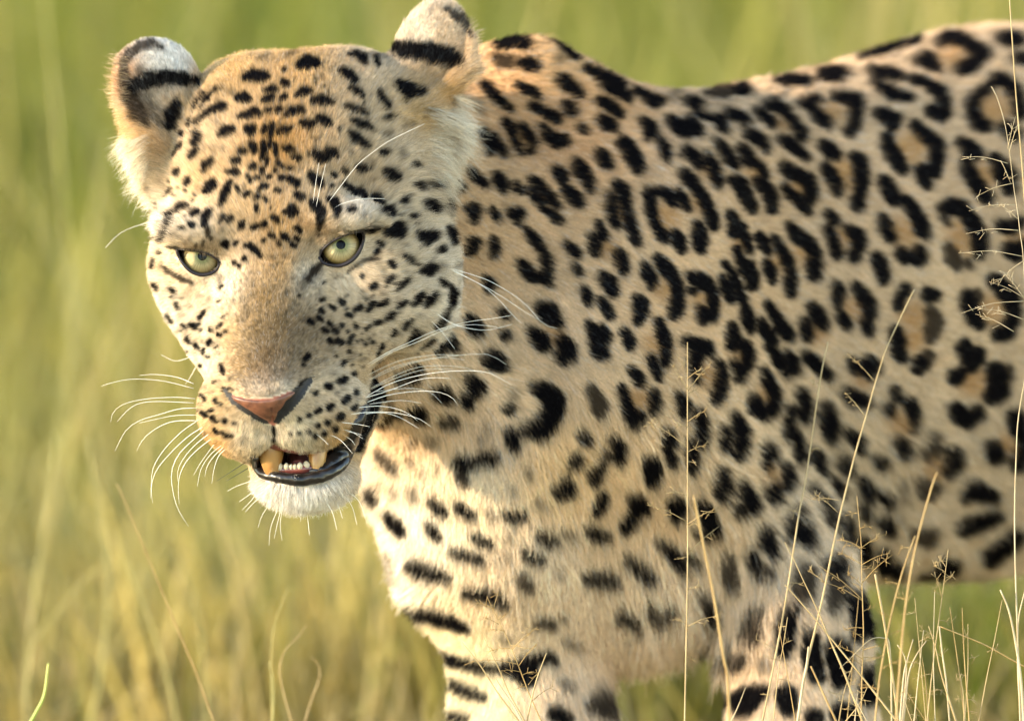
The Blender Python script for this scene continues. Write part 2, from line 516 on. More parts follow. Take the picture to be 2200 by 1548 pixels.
# ------------------------------------------------------------------ markings of the coat: strokes "x y radius ..." drawn on squares of the coat
# flag: f = faint, g = grey-brown, o = tawny heart of a rosette; H = head, B = body; then the square's corner and scale
MARKS = {
('H', 0, 0, 1): """
g 266 138 10 280 114 10 302 98 10 326 93 9 346 101 7
g 266 150 10 270 180 14 280 212 16 298 244 16 318 268 9
f 296 200 22 318 236 20 340 262 12
f 300 150 12 290 170 12
288 184 13 318 172 16 355 167 16 390 168 14 426 178 9
852 106 16 890 110 20 930 115 22 965 123 20 986 135 11
586 908 1 588 925 1.2 589 946 1.5
381 533 3 360 528 1
778 497 4 800 493 3 815 489 1
f 470 592 4 474 606 4 476 622 3
g 662 600 5 674 582 7 692 566 6
f 648 618 9 660 600 12 684 580 11
""",
('H', 200, 0, 3.87): """
690 880 45 650 960 60 640 1020 55 690 1060 20
740 1105 28
690 1280 13 710 1240 15 740 1195 14
850 1110 25 880 1140 38 850 1185 30
815 1310 18 845 1275 28 875 1235 22
700 1450 18 710 1420 20
790 1515 25 800 1490 22
840 910 10 870 850 14 920 780 14
910 890 14 960 820 18 1030 745 18
850 1030 15 900 985 20 960 950 22 1010 920 28 1070 895 38 1105 900 20
790 1040 12 810 1010 14
f 1140 770 25
1270 660 30 1340 640 50 1420 650 40 1460 650 22
1210 820 30 1260 820 40 1300 830 25
1440 760 20 1490 750 30 1520 750 20
1580 690 25 1600 710 32
1420 840 25 1480 820 35
1560 830 20 1590 810 25
f 1610 490 18 1650 460 25 1680 430 20
1590 590 16
1720 560 30 1780 530 55 1850 540 40 1880 550 20
f 1380 510 20 1430 495 25
1700 800 25 1750 770 40 1800 770 25
1830 840 25 1900 840 35 1940 845 35
1230 970 25 1290 960 30 1350 940 35 1390 960 22
1460 930 28
1530 930 20 1560 910 25
1610 960 18 1660 930 30 1720 920 28 1750 935 15
f 1030 1020 18
1060 1130 22 1110 1090 45 1160 1080 28
1290 1080 32 1330 1070 35 1320 1120 25
1420 1090 22 1440 1060 20 1430 1110 15
1490 1040 20 1480 1130 22
1550 1110 18 1600 1080 30 1640 1060 15
1740 1030 25 1790 1040 40 1830 1030 20
1880 980 25 1910 1000 35
f 1830 1150 16 1860 1160 18
f 990 1230 12
f 1085 1235 18
1230 1250 25 1260 1265 28
1330 1210 35 1340 1250 28
1420 1180 18 1425 1240 25 1415 1300 20 1400 1330 12
1470 1190 20 1475 1240 14
1510 1210 20 1520 1260 22 1525 1300 12
1590 1240 18 1630 1240 25 1670 1250 12
1670 1310 18 1710 1320 25
1850 1290 30 1890 1310 45
1170 1340 25 1210 1330 25
1130 1430 18 1170 1420 25 1200 1455 22
920 1420 15 950 1370 35 990 1340 30
960 1530 18 1000 1520 28
1310 1400 15 1340 1370 22
1450 1330 18 1445 1370 14
1400 1400 14 1410 1440 14
1540 1350 18 1570 1380 18
1620 1400 16 1660 1410 14
1460 1470 15
1510 1420 12
1560 1480 22 1590 1490 18
1640 1500 28 1690 1520 28
1830 1480 35 1850 1500 45
1280 1460 14
1370 1480 16
1310 1500 14
1140 1530 18
""",
('H', 600, 0, 3.87): """
590 470 20 640 470 28 690 500 35 715 540 20
800 490 18 815 550 15
f 770 470 15 830 475 15 900 475 20
520 600 28 570 630 42 620 670 35
590 740 22 640 770 25 690 810 18
830 770 18 850 830 25 890 880 25 905 910 12
980 700 30 1040 740 55 1110 750 55 1180 760 35 1060 820 30
f 310 665 18 350 658 20
300 840 25 360 840 35 430 860 22
560 890 22 620 910 22 690 930 18 730 945 10
870 985 10 920 975 14 980 965 10
350 990 25 380 1010 40 420 1030 25
610 1010 20 670 1035 22 740 1060 22 775 1080 12
590 1110 25 640 1150 38 700 1190 30 740 1220 18
f 870 1110 25 920 1110 22
f 1040 1050 22 1100 1030 22
f 1220 940 25 1280 930 18
850 1270 22 880 1270 25
310 1280 30 350 1310 45 400 1320 25
400 1250 22 450 1270 35 480 1300 18
f 560 1240 14 600 1270 16
660 1380 22 690 1400 30
890 1430 25 930 1460 42 970 1490 25
f 1020 1250 20 1030 1300 18
1120 1370 22 1150 1385 15
530 1420 20 555 1430 18
440 1450 15 460 1470 14
f 770 1340 15
f 780 1490 15
g 1400 80 25 1450 110 30 1510 160 40 1560 220 35 1590 290 20
f 1250 80 12 1330 50 16
""",
('H', 300, 350, 3.87): """
310 80 18 330 60 14
385 180 16 405 150 18
235 270 14 250 240 20 270 220 12
560 240 28 590 210 40 620 180 28
670 350 15 690 310 25 710 260 30 740 210 25 760 180 15
810 210 18 825 240 12
880 270 20 905 255 20
330 400 18 360 370 30 390 350 20
235 510 18 255 460 25 285 420 18
180 620 15 195 580 15 210 550 10
440 430 20 475 410 25
415 510 18 440 520 20
330 540 12 360 540 15
130 625 14
130 410 15 155 380 14 150 430 10
530 520 20 545 460 25 575 420 25 590 400 15
g 560 560 20 570 600 14
680 480 18 695 450 20
740 480 20 760 460 20
840 540 18 855 510 22 870 490 12
940 540 20 980 530 18
1030 520 18 1050 500 14
690 670 18 720 670 22 735 700 12
800 670 18 820 660 14
890 690 18 920 690 20 950 720 22 985 750 18 1010 780 14
870 800 18
790 830 12
830 855 12
1090 600 20 1115 610 20
1180 590 15 1210 620 22 1230 640 12
1140 650 12 1165 690 15
1030 650 14
1110 450 18 1140 480 25
1220 410 25 1260 430 30 1270 380 35 1310 410 22
1310 540 20 1330 570 22
1300 620 20 1320 640 15
1265 680 18 1290 690 12
f 1100 780 20 1120 790 18
f 1200 770 16
1310 270 25 1350 290 28
1240 140 20 1280 170 28 1310 190 18
1130 230 14 1160 240 18
f 1170 130 18
1135 70 14
1430 110 25 1470 150 45 1500 180 28
1430 330 25 1470 360 40 1510 400 40 1510 470 30
g 1505 490 26 1495 540 20 1485 590 14
1580 310 25 1620 340 40 1650 390 30 1640 430 18
1690 70 20 1715 75 18
1615 100 16
1590 195 15
1700 190 18 1740 210 28 1790 240 20 1830 240 30 1870 270 20
1830 40 25 1860 50 28
1740 385 18 1780 390 22
f 1870 430 16
1000 230 16 1030 200 20 1060 190 14
960 300 14 985 280 14
970 360 16 975 400 14
1040 300 14 1060 320 12
1080 110 14
1030 60 14
960 130 14
930 160 12
900 120 14
940 30 25
1260 50 16
g 200 850 15 240 890 20 300 930 16 370 970 14 440 1000 12
270 1050 18 295 1070 14
310 1170 15 330 1200 16
f 390 1095 10
f 420 1195 12
500 1290 18 530 1260 14 550 1240 10
430 1340 20 460 1360 22 500 1340 14
370 1350 14 400 1370 10
240 1260 14 260 1290 14 280 1320 10
595 1390 12 600 1360 10
650 1370 12 680 1340 10
675 1430 10
715 1410 8
580 1500 14 600 1480 12
115 860 14 120 800 10
130 1010 16 145 1040 12
170 740 12
f 400 1440 12
390 1470 10 420 1490 10
f 520 1480 10
f 1225 1080 14
1325 1100 8
f 1275 1160 12
1415 1320 18 1430 1330 14
1490 1290 20 1510 1300 14
1530 1390 18 1560 1400 12
""",
('H', 600, 350, 3.87): """
540 180 18 580 210 28
630 240 28 680 240 25 710 280 20
880 70 28 930 100 45 980 120 28
1130 190 20 1170 200 32 1190 220 20
1240 180 18 1275 195 28 1300 215 15
780 280 22 820 300 38 850 330 25
1020 320 20 1050 320 28
890 390 30 920 400 38 940 420 25
1200 340 22 1245 365 42 1290 400 30
1360 330 15 1380 370 22 1400 420 18
1100 455 18 1135 455 18
880 550 20 900 570 38 960 570 50 1000 540 50 1010 600 40
1160 600 30 1220 630 52 1280 610 40
1220 640 40 1220 675 22
1390 550 20 1420 600 40 1440 660 25
1320 730 22 1350 720 30
1190 900 25 1245 890 50 1290 870 35
820 730 20 800 750 15
850 680 18 830 660 14
930 830 22 950 850 22
1050 780 18 1090 810 22 1110 830 14
f 930 740 12
f 1020 730 12
690 940 16
770 1030 20 800 1020 25
910 980 22 940 950 20
980 1050 14 1020 1010 25 1060 980 22 1085 965 10
1340 980 20 1365 1000 28
1120 1170 22 1160 1120 28 1190 1090 22
1210 1180 25 1250 1130 38 1290 1090 25
1420 1030 25 1440 1080 32 1430 1140 28 1410 1190 14
980 1200 12 1010 1180 22 1050 1145 18
500 1140 16 535 1165 22
420 1190 14 450 1210 18
340 1220 18 360 1240 14
630 1220 18 670 1200 25
740 1220 14 770 1180 22 795 1160 14
570 1260 18 600 1270 16
830 1180 14 870 1160 18 900 1130 12
f 870 1080 14
890 1290 16 920 1270 25 950 1250 16
800 1330 18 840 1320 14
720 1380 14 750 1355 12
640 1360 18 630 1340 10
250 1320 20 275 1330 14
320 1290 20 340 1305 14
370 1390 20
410 1330 16 430 1350 14
450 1390 18 475 1410 16
520 1350 18
570 1400 12
480 1480 25 510 1490 22
415 1480 20
f 300 1430 12
f 350 1470 12
580 1490 16 600 1450 18 620 1430 10
650 1480 10
680 1470 10
715 1500 12
775 1490 12
850 1530 14
940 1420 14 955 1390 14
1040 1360 20 1060 1320 20 1090 1300 14
1080 1480 20 1110 1440 22 1130 1380 16
1130 1440 20 1175 1400 12
1290 1360 14 1330 1320 20 1370 1260 20 1390 1220 12
1170 1530 12 1220 1490 14 1260 1440 12
f 1410 270 18
f 1480 860 22 1500 830 18
f 1510 960 18
g 570 910 9 640 850 11 700 810 12 760 800 16 830 800 12
g 740 540 20 780 545 16 815 540 8
""",
('H', 300, 700, 3.87): """
400 100 12 415 130 10
470 160 14 490 180 10
530 220 14 545 190 10
580 150 14 595 120 12
600 35 14
660 70 12
f 635 150 10
570 255 10
510 325 10
680 330 10 690 370 14 700 400 10
490 455 14 510 460 10
520 580 14 540 605 14
625 615 16 635 635 10
680 650 10
f 735 685 8
520 720 16 560 745 14
610 760 16 645 790 14
710 790 16
780 805 12 800 810 8
625 865 12 650 885 12
690 885 10 720 905 12 770 910 10
f 880 930 16
f 780 980 14
700 520 8 715 540 12 735 570 10
1385 450 14 1350 490 18 1300 550 18
1400 245 20 1375 275 16
1355 325 12
1700 300 22 1690 320 14
1580 125 22
1650 120 28 1680 130 18
1740 210 18
1530 40 20
1625 40 22
1570 505 30
1665 465 25 1700 455 30
1460 560 18 1470 550 12
1700 630 22 1730 600 25
1575 680 25 1600 660 18
1470 710 18 1500 695 18
1400 740 18
1330 770 16
1780 400 20
1800 560 18
1680 750 25
1560 800 22
1480 830 18
1400 875 14
1330 885 12
1255 890 14
1530 885 18
1455 910 14
1630 860 18
1780 690 16 1800 660 14
""",
('H', 600, 700, 3.87): """
835 180 12 850 160 12
820 230 14 830 210 10
850 310 24 838 400 48 820 500 52 795 620 52 755 740 50 715 840 44 680 930 38 655 1020 26
640 550 18
620 690 18
500 760 22 530 740 18
375 885 18
295 910 14
470 850 18
1000 450 30 1100 420 45 1150 370 35
880 600 30 920 620 22
""",
('B', 600, 700, 3.87): """
1340 200 45 1400 130 60 1440 170 45
1600 30 45 1640 40 50
1880 80 40
1760 260 55 1820 300 65
1000 450 30 1100 420 45 1150 370 35
1300 560 35 1360 560 55 1400 590 35
1590 460 50 1640 500 60 1680 520 35
1540 590 40 1570 610 45
g 860 760 40 930 720 30 1000 720 20
1090 700 25 1150 720 45 1190 740 30
f 880 600 30 920 620 20
g 1370 790 40 1420 790 45 1470 810 25
f 1270 960 50
f 1120 950 30
1920 690 40
f 1720 850 25
f 1680 940 20
1500 1130 40 1560 1150 50 1640 1130 40 1720 1100 50 1790 1090 40
g 1510 1250 25 1540 1290 25 1570 1320 15
g 850 1060 25 890 1110 30 930 1150 28 970 1210 20
f 1100 1130 25
f 1320 1180 20
f 1200 1230 15
f 770 1370 22 790 1420 18 800 1470 14
f 970 1400 22
f 860 1330 16
f 1120 1390 30 1130 1430 30
g 1290 1470 22 1330 1500 25 1360 1530 18
f 1500 1510 20 1580 1530 20
""",
('B', 980, 0, 3.87): """
350 380 35 430 370 40 520 375 40 590 385 35
g 340 500 25 390 520 35 440 530 35 460 545 20
560 540 35 610 545 45 660 560 30
740 310 22 830 350 28 900 410 30 960 460 30 990 490 20
f 850 500 22
870 670 40 910 700 45 970 750 35 1020 790 28
510 710 18 570 740 28 640 770 30 680 800 22
900 870 25 940 910 38 970 940 28
1060 580 22 1140 620 25 1220 660 25 1300 690 20 1380 720 20
1210 720 30 1290 750 35 1370 790 35 1430 830 28
630 880 25 700 920 25 780 960 28 840 1000 28
1170 850 28 1230 870 38 1300 920 35 1350 960 25
1190 1000 30 1240 1040 48 1300 1060 30
1030 1060 22 1060 1090 25
220 700 25 270 740 35 320 810 30 400 870 25 450 910 18
f 170 880 25 200 920 25
50 1100 30 90 1140 30
420 1030 28 460 1080 30 480 1160 22 510 1220 22 540 1270 18
560 1060 25 600 1130 28 640 1190 28 630 1260 25
o 540 1160 40
220 1110 28 260 1170 28 280 1260 28
310 1140 22 360 1220 25 400 1290 25
720 1060 25 770 1130 38 830 1180 48 890 1170 35 920 1190 20
1190 1290 38 1230 1340 50 1260 1380 35
1370 1190 38 1420 1250 55 1480 1330 60 1510 1400 50
1550 1020 35 1600 1080 50 1640 1110 30 1590 1150 30
1700 1200 30 1730 1260 40 1740 1330 28
1000 1370 35 1040 1430 48 1080 1480 35
840 1420 30 880 1480 38
330 1470 28 370 1520 40
1780 1010 30 1850 1060 40 1910 1090 28
1590 830 40 1650 860 40 1700 850 25
1480 760 15 1560 800 18
f 1780 820 30 1840 780 25
1890 1280 30
1890 1460 35 1920 1500 35
120 1430 25 170 1490 30
""",
('B', 980, 350, 3.87): """
150 110 25 200 160 25 240 190 18
10 180 25 40 220 20
330 110 25 370 160 38 390 210 38 400 240 20
500 180 14 520 220 20 545 245 12
630 150 25 680 180 25 730 230 25 790 300 25 835 360 22
630 220 28 660 280 30 700 330 25 720 380 14
o 740 300 40
760 410 15 810 450 30 860 480 25
840 80 30 880 130 35 900 200 28 940 260 40 990 300 50 1030 340 35
1000 50 35 1060 100 50 1100 170 35 1120 230 25
1330 190 35 1380 240 45 1400 330 40 1420 420 35 1450 520 35 1480 610 40 1500 670 25
1280 290 35 1280 380 35 1300 450 30 1330 520 25
o 1360 430 40
1590 260 40 1650 260 40 1720 240 30 1770 290 35 1800 350 22
1610 330 40 1620 420 35 1650 510 32 1700 600 32 1740 640 22
1810 600 32 1850 650 45 1870 710 28
o 1740 460 80
1840 250 22 1880 310 30 1920 380 25
1890 100 30 1920 160 30
100 380 25 150 390 45 150 440 38 145 480 20
300 400 20 325 440 22 335 475 14
450 420 30 510 430 50 510 480 30
120 650 25 150 670 38 110 730 38
310 650 25 320 710 35 310 770 22
590 560 22 630 620 30 680 680 30 720 740 25 750 800 38 760 880 38 750 970 40 770 1010 20
550 830 30 590 890 42 630 940 40 670 960 30
920 680 25 970 730 38 1010 760 30
990 860 22 1020 910 25
1220 950 35 1270 1010 50 1310 1070 40
1070 1060 25 1090 1120 35 1100 1170 20
1210 1140 20 1250 1210 32 1280 1280 25
1500 1130 25 1530 1180 55 1540 1240 50 1510 1320 30
1560 850 22 1590 920 45 1630 980 35 1620 1030 18
1670 790 25 1720 850 45 1790 940 45 1830 1040 40 1840 1130 45 1830 1210 55 1800 1260 40
o 1720 1060 50
250 970 30 280 1010 38 270 1060 25
700 1200 40 760 1240 70 820 1300 55 860 1340 28
380 1240 28 410 1280 25
110 1300 30 150 1360 45 170 1400 30
410 1430 28
630 1400 30 690 1460 55 730 1520 50
890 1480 40 930 1530 50
o 810 1440 60
1110 1340 22 1150 1420 28 1150 1500 38
1210 1380 28 1250 1440 30
1410 1410 28 1440 1480 35
1680 1330 30 1710 1420 42 1740 1500 38
1900 1490 25
1180 510 25 1210 570 30 1240 620 28
1130 620 30 1150 690 42 1160 760 25
1350 750 35 1370 820 48 1390 890 35
o 1250 720 50
""",
('B', 980, 700, 3.87): """
640 60 30 690 120 55 740 170 40
890 130 40 920 200 65 900 260 60 960 250 40
1130 30 25 1160 120 30 1190 200 60 1220 240 45
1220 50 28 1250 110 32
1400 60 25 1440 130 38 1450 180 22
1700 40 38 1740 130 40 1740 220 38 1740 310 30
1620 270 30 1650 350 35 1680 430 28
o 1650 160 50
1460 370 25 1510 430 40 1530 480 25
130 460 35 180 500 45 150 560 40
60 600 30 100 640 40
240 280 40 320 300 65 380 340 40
430 690 28
f 490 560 25 480 600 22
660 520 40 740 540 70 810 600 80 810 700 85 760 790 90 690 860 80 620 850 50
560 880 40
440 880 30 470 950 50 490 1010 35
50 1120 45 90 1150 45
200 1110 35 260 1110 50 310 1100 35
g 50 1270 25 90 1310 25
g 1130 530 35 1170 600 50 1200 680 55 1200 730 30
1380 520 30 1400 600 35 1420 680 30 1450 740 45 1520 760 50 1480 820 30
o 1510 610 60
1640 560 35 1650 630 42 1640 700 35
1850 590 28 1880 660 40 1890 740 28
1050 910 35 1090 940 38
1000 1070 25 1000 1120 45 970 1160 28
1320 950 40 1360 1000 50 1350 1070 45 1360 1120 28
g 1260 1060 30 1240 1110 25
1200 1180 38 1150 1230 45 1150 1290 30
1750 890 30 1770 960 42 1750 1010 28
1780 1110 30 1800 1150 22
1600 1110 35 1630 1190 58 1630 1270 45
920 1290 35 930 1350 55 860 1380 50 820 1360 25
f 600 1220 22 610 1260 18
f 470 1370 22
1220 1420 35 1200 1460 30
1160 1530 20
1470 1440 35 1530 1480 55 1560 1530 40
1800 1470 40 1850 1520 55
f 690 1470 20 700 1500 18
f 750 1500 15
f 70 1520 30
""",
('B', 1350, 0, 3.87): """
480 860 25 540 870 30 590 890 22
g 640 800 25 720 800 38 800 800 35 830 760 28
900 780 30 950 770 40 990 790 22
530 940 14 600 980 16 680 1010 14
720 1010 30 760 1050 42 790 1090 28
810 960 25 870 980 30 940 1010 28 990 1030 18
1240 700 25 1320 690 30 1410 700 30 1490 700 25
1610 650 40 1700 650 50 1770 650 40
f 1120 630 15 1180 600 20
f 1440 570 22 1490 590 18
1140 900 28 1200 880 30 1260 930 28 1320 980 30 1370 1050 35 1430 1120 35 1450 1160 18
1050 940 20 1110 990 32 1180 1040 30
o 1260 1030 40
340 1010 28 400 1060 40 450 1110 40 490 1130 22
490 1000 20 540 1050 28 580 1120 32
960 1110 25 1030 1150 38 1090 1190 42 1130 1240 28
1260 1170 28 1330 1210 38 1400 1260 32 1470 1310 22
720 1190 20 770 1250 35 820 1320 38 880 1390 22
920 1240 25 970 1310 45 1000 1360 28
1030 1350 18 1090 1400 22 1130 1470 18
o 1040 1430 40
490 1260 28 540 1310 38 590 1380 32
640 1290 18 680 1360 28 710 1430 38 730 1520 35
o 640 1420 30
450 1450 28 500 1510 35
870 1500 35 940 1530 35
1290 1390 28 1340 1440 38 1400 1450 22 1460 1490 35 1500 1530 28
1630 1390 25 1680 1460 32 1720 1530 28
1070 1520 25
""",
('B', 1350, 350, 3.87): """
460 100 28 520 160 42 570 230 35 620 300 35 660 380 42 690 470 45 710 540 25
o 560 340 30
690 60 30 730 140 35 750 190 20
870 150 30 930 200 45 970 280 48 1010 360 38 1030 400 20
1060 160 28 1130 220 45 1180 300 48 1190 380 35
1290 40 35 1350 90 40 1420 100 28 1490 160 42 1510 250 42 1500 320 30
1290 200 18 1350 280 25 1420 350 28 1480 400 24
o 1390 210 60
560 510 20 580 580 50 590 660 55 600 720 32
390 590 30 420 660 45 440 730 25
840 430 28 870 500 40 930 550 32 970 650 28 1000 730 20
850 570 25 870 600 20
890 720 20 920 800 28 960 880 38 1010 940 50 1020 1020 38
1010 850 25
o 920 680 40
1080 610 22 1120 680 38 1150 730 25
1140 840 28 1180 910 35 1190 980 22
1210 630 20 1260 720 30 1310 810 35 1340 900 32 1340 990 45 1340 1070 38
o 1230 820 40
1330 530 25 1380 600 38 1440 640 40 1510 690 38 1550 770 38 1540 860 50 1540 930 40
o 1430 760 45
510 950 30 570 970 50 640 1000 45 690 1080 40 690 1180 42 680 1270 50 620 1290 42 590 1220 30
530 1060 28
o 600 1130 40
790 840 14 850 920 20 900 1020 22 940 1130 22 960 1220 28 980 1300 42 1010 1390 22
770 950 20 810 1040 38 850 1130 30
1150 1180 22 1200 1270 30 1270 1360 35 1340 1430 25
1100 1350 25 1150 1430 38 1200 1490 28
1090 1310 14
1510 1200 28 1560 1260 42 1620 1340 30
1450 1320 28 1470 1380 38 1480 1450 28
o 1570 1420 50
850 1370 35 860 1460 45 850 1520 35
960 1520 35
490 1480 25 560 1510 35 650 1520 30
""",
('B', 1350, 700, 3.87): """
500 130 30 560 170 55 560 260 50 540 340 42
640 170 38 670 220 28
550 420 38 560 450 25
740 320 28 760 400 38 760 480 50 730 580 45 720 620 30
o 640 420 60
850 80 38 860 150 40
950 170 30 980 240 45 970 310 40 920 370 45 900 430 35
860 310 25
o 900 230 35
1110 10 25 1160 90 32 1200 140 20
1150 170 22 1200 250 28 1260 330 32 1300 400 28
1300 230 22 1350 290 32 1380 360 28
1230 10 25 1290 70 28 1340 100 18
1110 370 25 1140 450 42 1180 520 38 1200 590 40 1170 690 50 1100 720 55 1040 690 50 1020 610 40
o 1110 570 40
1460 250 25 1520 290 35 1590 350 28 1650 410 28
420 590 28 460 660 50 470 740 32
590 740 42 600 830 45 600 920 45 600 990 32
870 750 28 890 810 50 930 890 45 930 980 45 900 1070 38
790 860 30 790 930 40 790 1010 35
1330 690 28 1330 780 32 1310 860 38 1300 920 28
1390 900 15 1400 980 25 1390 1060 38 1400 1130 28
1430 560 35 1450 640 45 1460 720 38 1470 780 25
1640 680 45 1650 750 60 1660 830 60 1670 920 42
350 900 35 340 960 45
360 1100 35
200 1130 45 200 1210 62 200 1290 40
510 960 25 520 1040 35 530 1130 38 530 1200 22
770 1220 45 770 1300 58 780 1380 42
940 1320 35 960 1390 45 1000 1460 55 1010 1510 50
900 1510 35
1130 1020 40 1160 1060 50
1110 1140 40
o 1150 1230 40
1180 1350 58 1190 1410 55
1280 1180 35 1310 1280 48 1310 1340 30
1550 1080 50 1570 1160 40
1580 1210 25
1770 1110 30 1800 1180 40
1690 1310 28 1740 1380 28
1520 1370 32
1620 1480 35
1820 880 28 1880 940 35
1790 560 25 1850 620 38
400 1440 45 420 1500 55
600 1460 38 640 1510 45
80 1450 50 100 1510 45
""",
('B', 1700, 0, 3.87): """
590 480 30 650 460 30 720 450 35 800 420 45 880 400 35
930 370 28 990 360 35 1050 350 25
660 610 22 730 640 28 810 640 28 890 660 22
680 700 28 740 760 30 820 800 28 880 810 22
940 820 25 980 830 16
1000 680 18 1080 700 22 1160 740 28 1230 780 38 1260 860 38 1260 940 42 1240 980 30
1150 930 30 1200 960 30
1230 380 25 1300 350 35 1380 350 30 1450 390 35 1530 450 45 1600 480 35
1540 520 40 1470 570 40 1400 600 38
1040 540 25 1110 510 42 1160 550 42 1210 590 25
o 1340 480 80
1480 200 25 1560 170 28 1640 150 22
1720 350 22 1800 360 35 1890 360 30
1860 510 30 1920 520 40
1880 150 30 1930 170 30
60 890 20 130 870 28 220 840 20
150 910 30 200 980 35 290 1040 32
340 820 18 440 840 30 540 860 40 520 950 42 510 1050 42 480 1100 38
o 330 940 60
710 950 25 790 980 45 840 1030 40 880 980 20
790 1150 35 800 1210 42 840 1290 42 890 1360 38 920 1410 22
1020 1050 25 1080 1110 35 1150 1160 38 1210 1220 42 1200 1310 42 1190 1400 38
1080 1410 28 1100 1480 32
o 980 1230 90
260 1220 38 320 1270 48 370 1300 28
270 1390 25 330 1470 35 370 1530 28
520 1310 30 570 1360 50 580 1440 45 580 1520 42
o 430 1420 70
1490 880 40 1550 810 32 1620 740 20
1500 960 42 1540 1030 40 1610 1060 28
1680 680 28 1760 700 35 1830 760 38 1870 840 35 1890 950 40
1780 1080 40 1830 1120 50
o 1680 920 90
1400 1190 22 1470 1240 40 1540 1280 35
1450 1350 32 1460 1430 40
1680 1330 30 1730 1400 45 1800 1470 55
o 1600 1430 60
760 1500 25 800 1530 25
""",
('B', 1700, 350, 3.87): """
30 100 25 100 130 40 150 200 42 150 290 40 120 330 25
10 280 28 80 360 30 130 400 22
280 40 28 330 120 38 370 210 40 380 250 22
560 20 45 570 110 45 570 200 40 550 290 42 550 350 48
o 450 130 70
770 180 28 820 240 42 850 310 38
940 310 20 1000 390 38 1050 480 42 1080 560 40 1110 600 22
750 460 25 780 540 40 820 620 32
900 750 35 940 800 32
1050 740 42 1060 800 45
o 930 580 80
310 430 28 350 480 38
300 550 30 330 640 32 360 720 35 380 770 25
470 550 22 540 600 42 560 660 45 530 740 38 520 790 30
o 410 620 50
710 790 35 740 860 45 760 940 38 760 980 22
10 560 28 80 630 35 150 680 32 190 750 32 180 840 50 180 920 42
870 30 25 910 60 30
1070 80 35 1110 150 35 1130 190 18
1190 30 40 1190 90 28
1250 380 30 1320 370 45 1400 370 38 1450 440 38 1510 530 45 1550 620 48 1560 700 50 1550 760 25
g 1260 460 25 1290 510 20
g 1300 710 35 1330 790 50 1370 850 40
g 1460 830 22 1480 860 18
o 1390 590 80
o 1400 690 60
1450 50 40 1490 130 40 1550 210 40 1620 290 40
1720 80 45 1780 130 55 1800 210 45
o 1600 110 60
1740 530 35 1820 540 40 1890 500 30
1800 720 40 1870 760 45 1910 700 40
o 1860 640 60
370 1030 32 390 1090 45 380 1180 25
410 1270 28 450 1340 40
530 1030 28 590 1100 45 640 1180 45 660 1260 35
620 1320 45 640 1390 35
o 520 1200 60
940 1060 45 900 1110 30 890 1190 28
1130 1090 38 1190 1110 28
g 1150 1230 40 1190 1320 60 1160 1400 50
860 1400 35 890 1500 45
o 1010 1280 80
o 1000 1440 60
1450 1110 38 1480 1200 50 1520 1290 45 1560 1340 28
1680 980 40 1750 1050 50 1820 1130 50 1840 1230 42
g 1540 1080 22 1560 1120 18
1720 1420 45 1780 1410 42 1830 1300 40
o 1650 1230 90
180 1200 28 220 1270 40 270 1350 30
100 1320 25 120 1390 35 140 1450 22
1430 1520 35
""",
('B', 1700, 700, 3.87): """
880 40 25 870 130 28 890 210 45 920 260 30
g 1170 30 50 1150 110 30
g 1130 250 45 1090 310 60
1050 350 40 1060 310 40
o 1010 110 70
110 240 25 180 310 28 260 380 28 300 420 22
500 300 30 530 360 35 570 320 25 600 370 20
640 280 30 680 340 42 650 420 22
o 580 440 50
460 540 30 530 600 40 610 620 40
1420 180 38 1460 250 55 1520 270 55 1550 230 35
1500 300 34 1500 340 26
1360 420 50 1400 390 30
o 1500 460 90
1690 370 55 1700 460 70 1710 540 70 1660 580 50
g 1800 360 25 1810 420 22
1350 680 38 1390 740 55 1460 770 50 1530 720 45 1530 690 25
860 530 25 870 590 28
800 690 40
980 640 38 1010 720 38
g 1010 800 35 1000 840 30
880 960 45 920 1010 52 910 1050 30
o 890 800 70
g 1180 930 45 1160 1010 60 1110 1060 40
1330 1050 45 1330 1130 60 1280 1180 45
o 1170 1150 60
1660 1010 60 1680 1060 55
1850 760 60 1870 840 55
1870 1120 55 1920 1020 50 1930 920 40
o 1800 980 60
1440 1380 45 1500 1330 55 1580 1370 50 1660 1390 35
g 1070 1290 50 1090 1370 45 1180 1320 35
720 1120 50
f 900 1290 30 910 1360 35
750 1390 32 790 1440 35
590 1290 38 620 1360 42 620 1420 28
430 1100 28 420 1150 45 460 1190 28
330 1290 28 380 1360 30
180 1070 45 220 1130 35
480 900 28 540 950 40 560 1010 28
270 680 40 290 760 60 310 860 55 310 930 35
70 560 35 90 640 42 110 740 35
""",
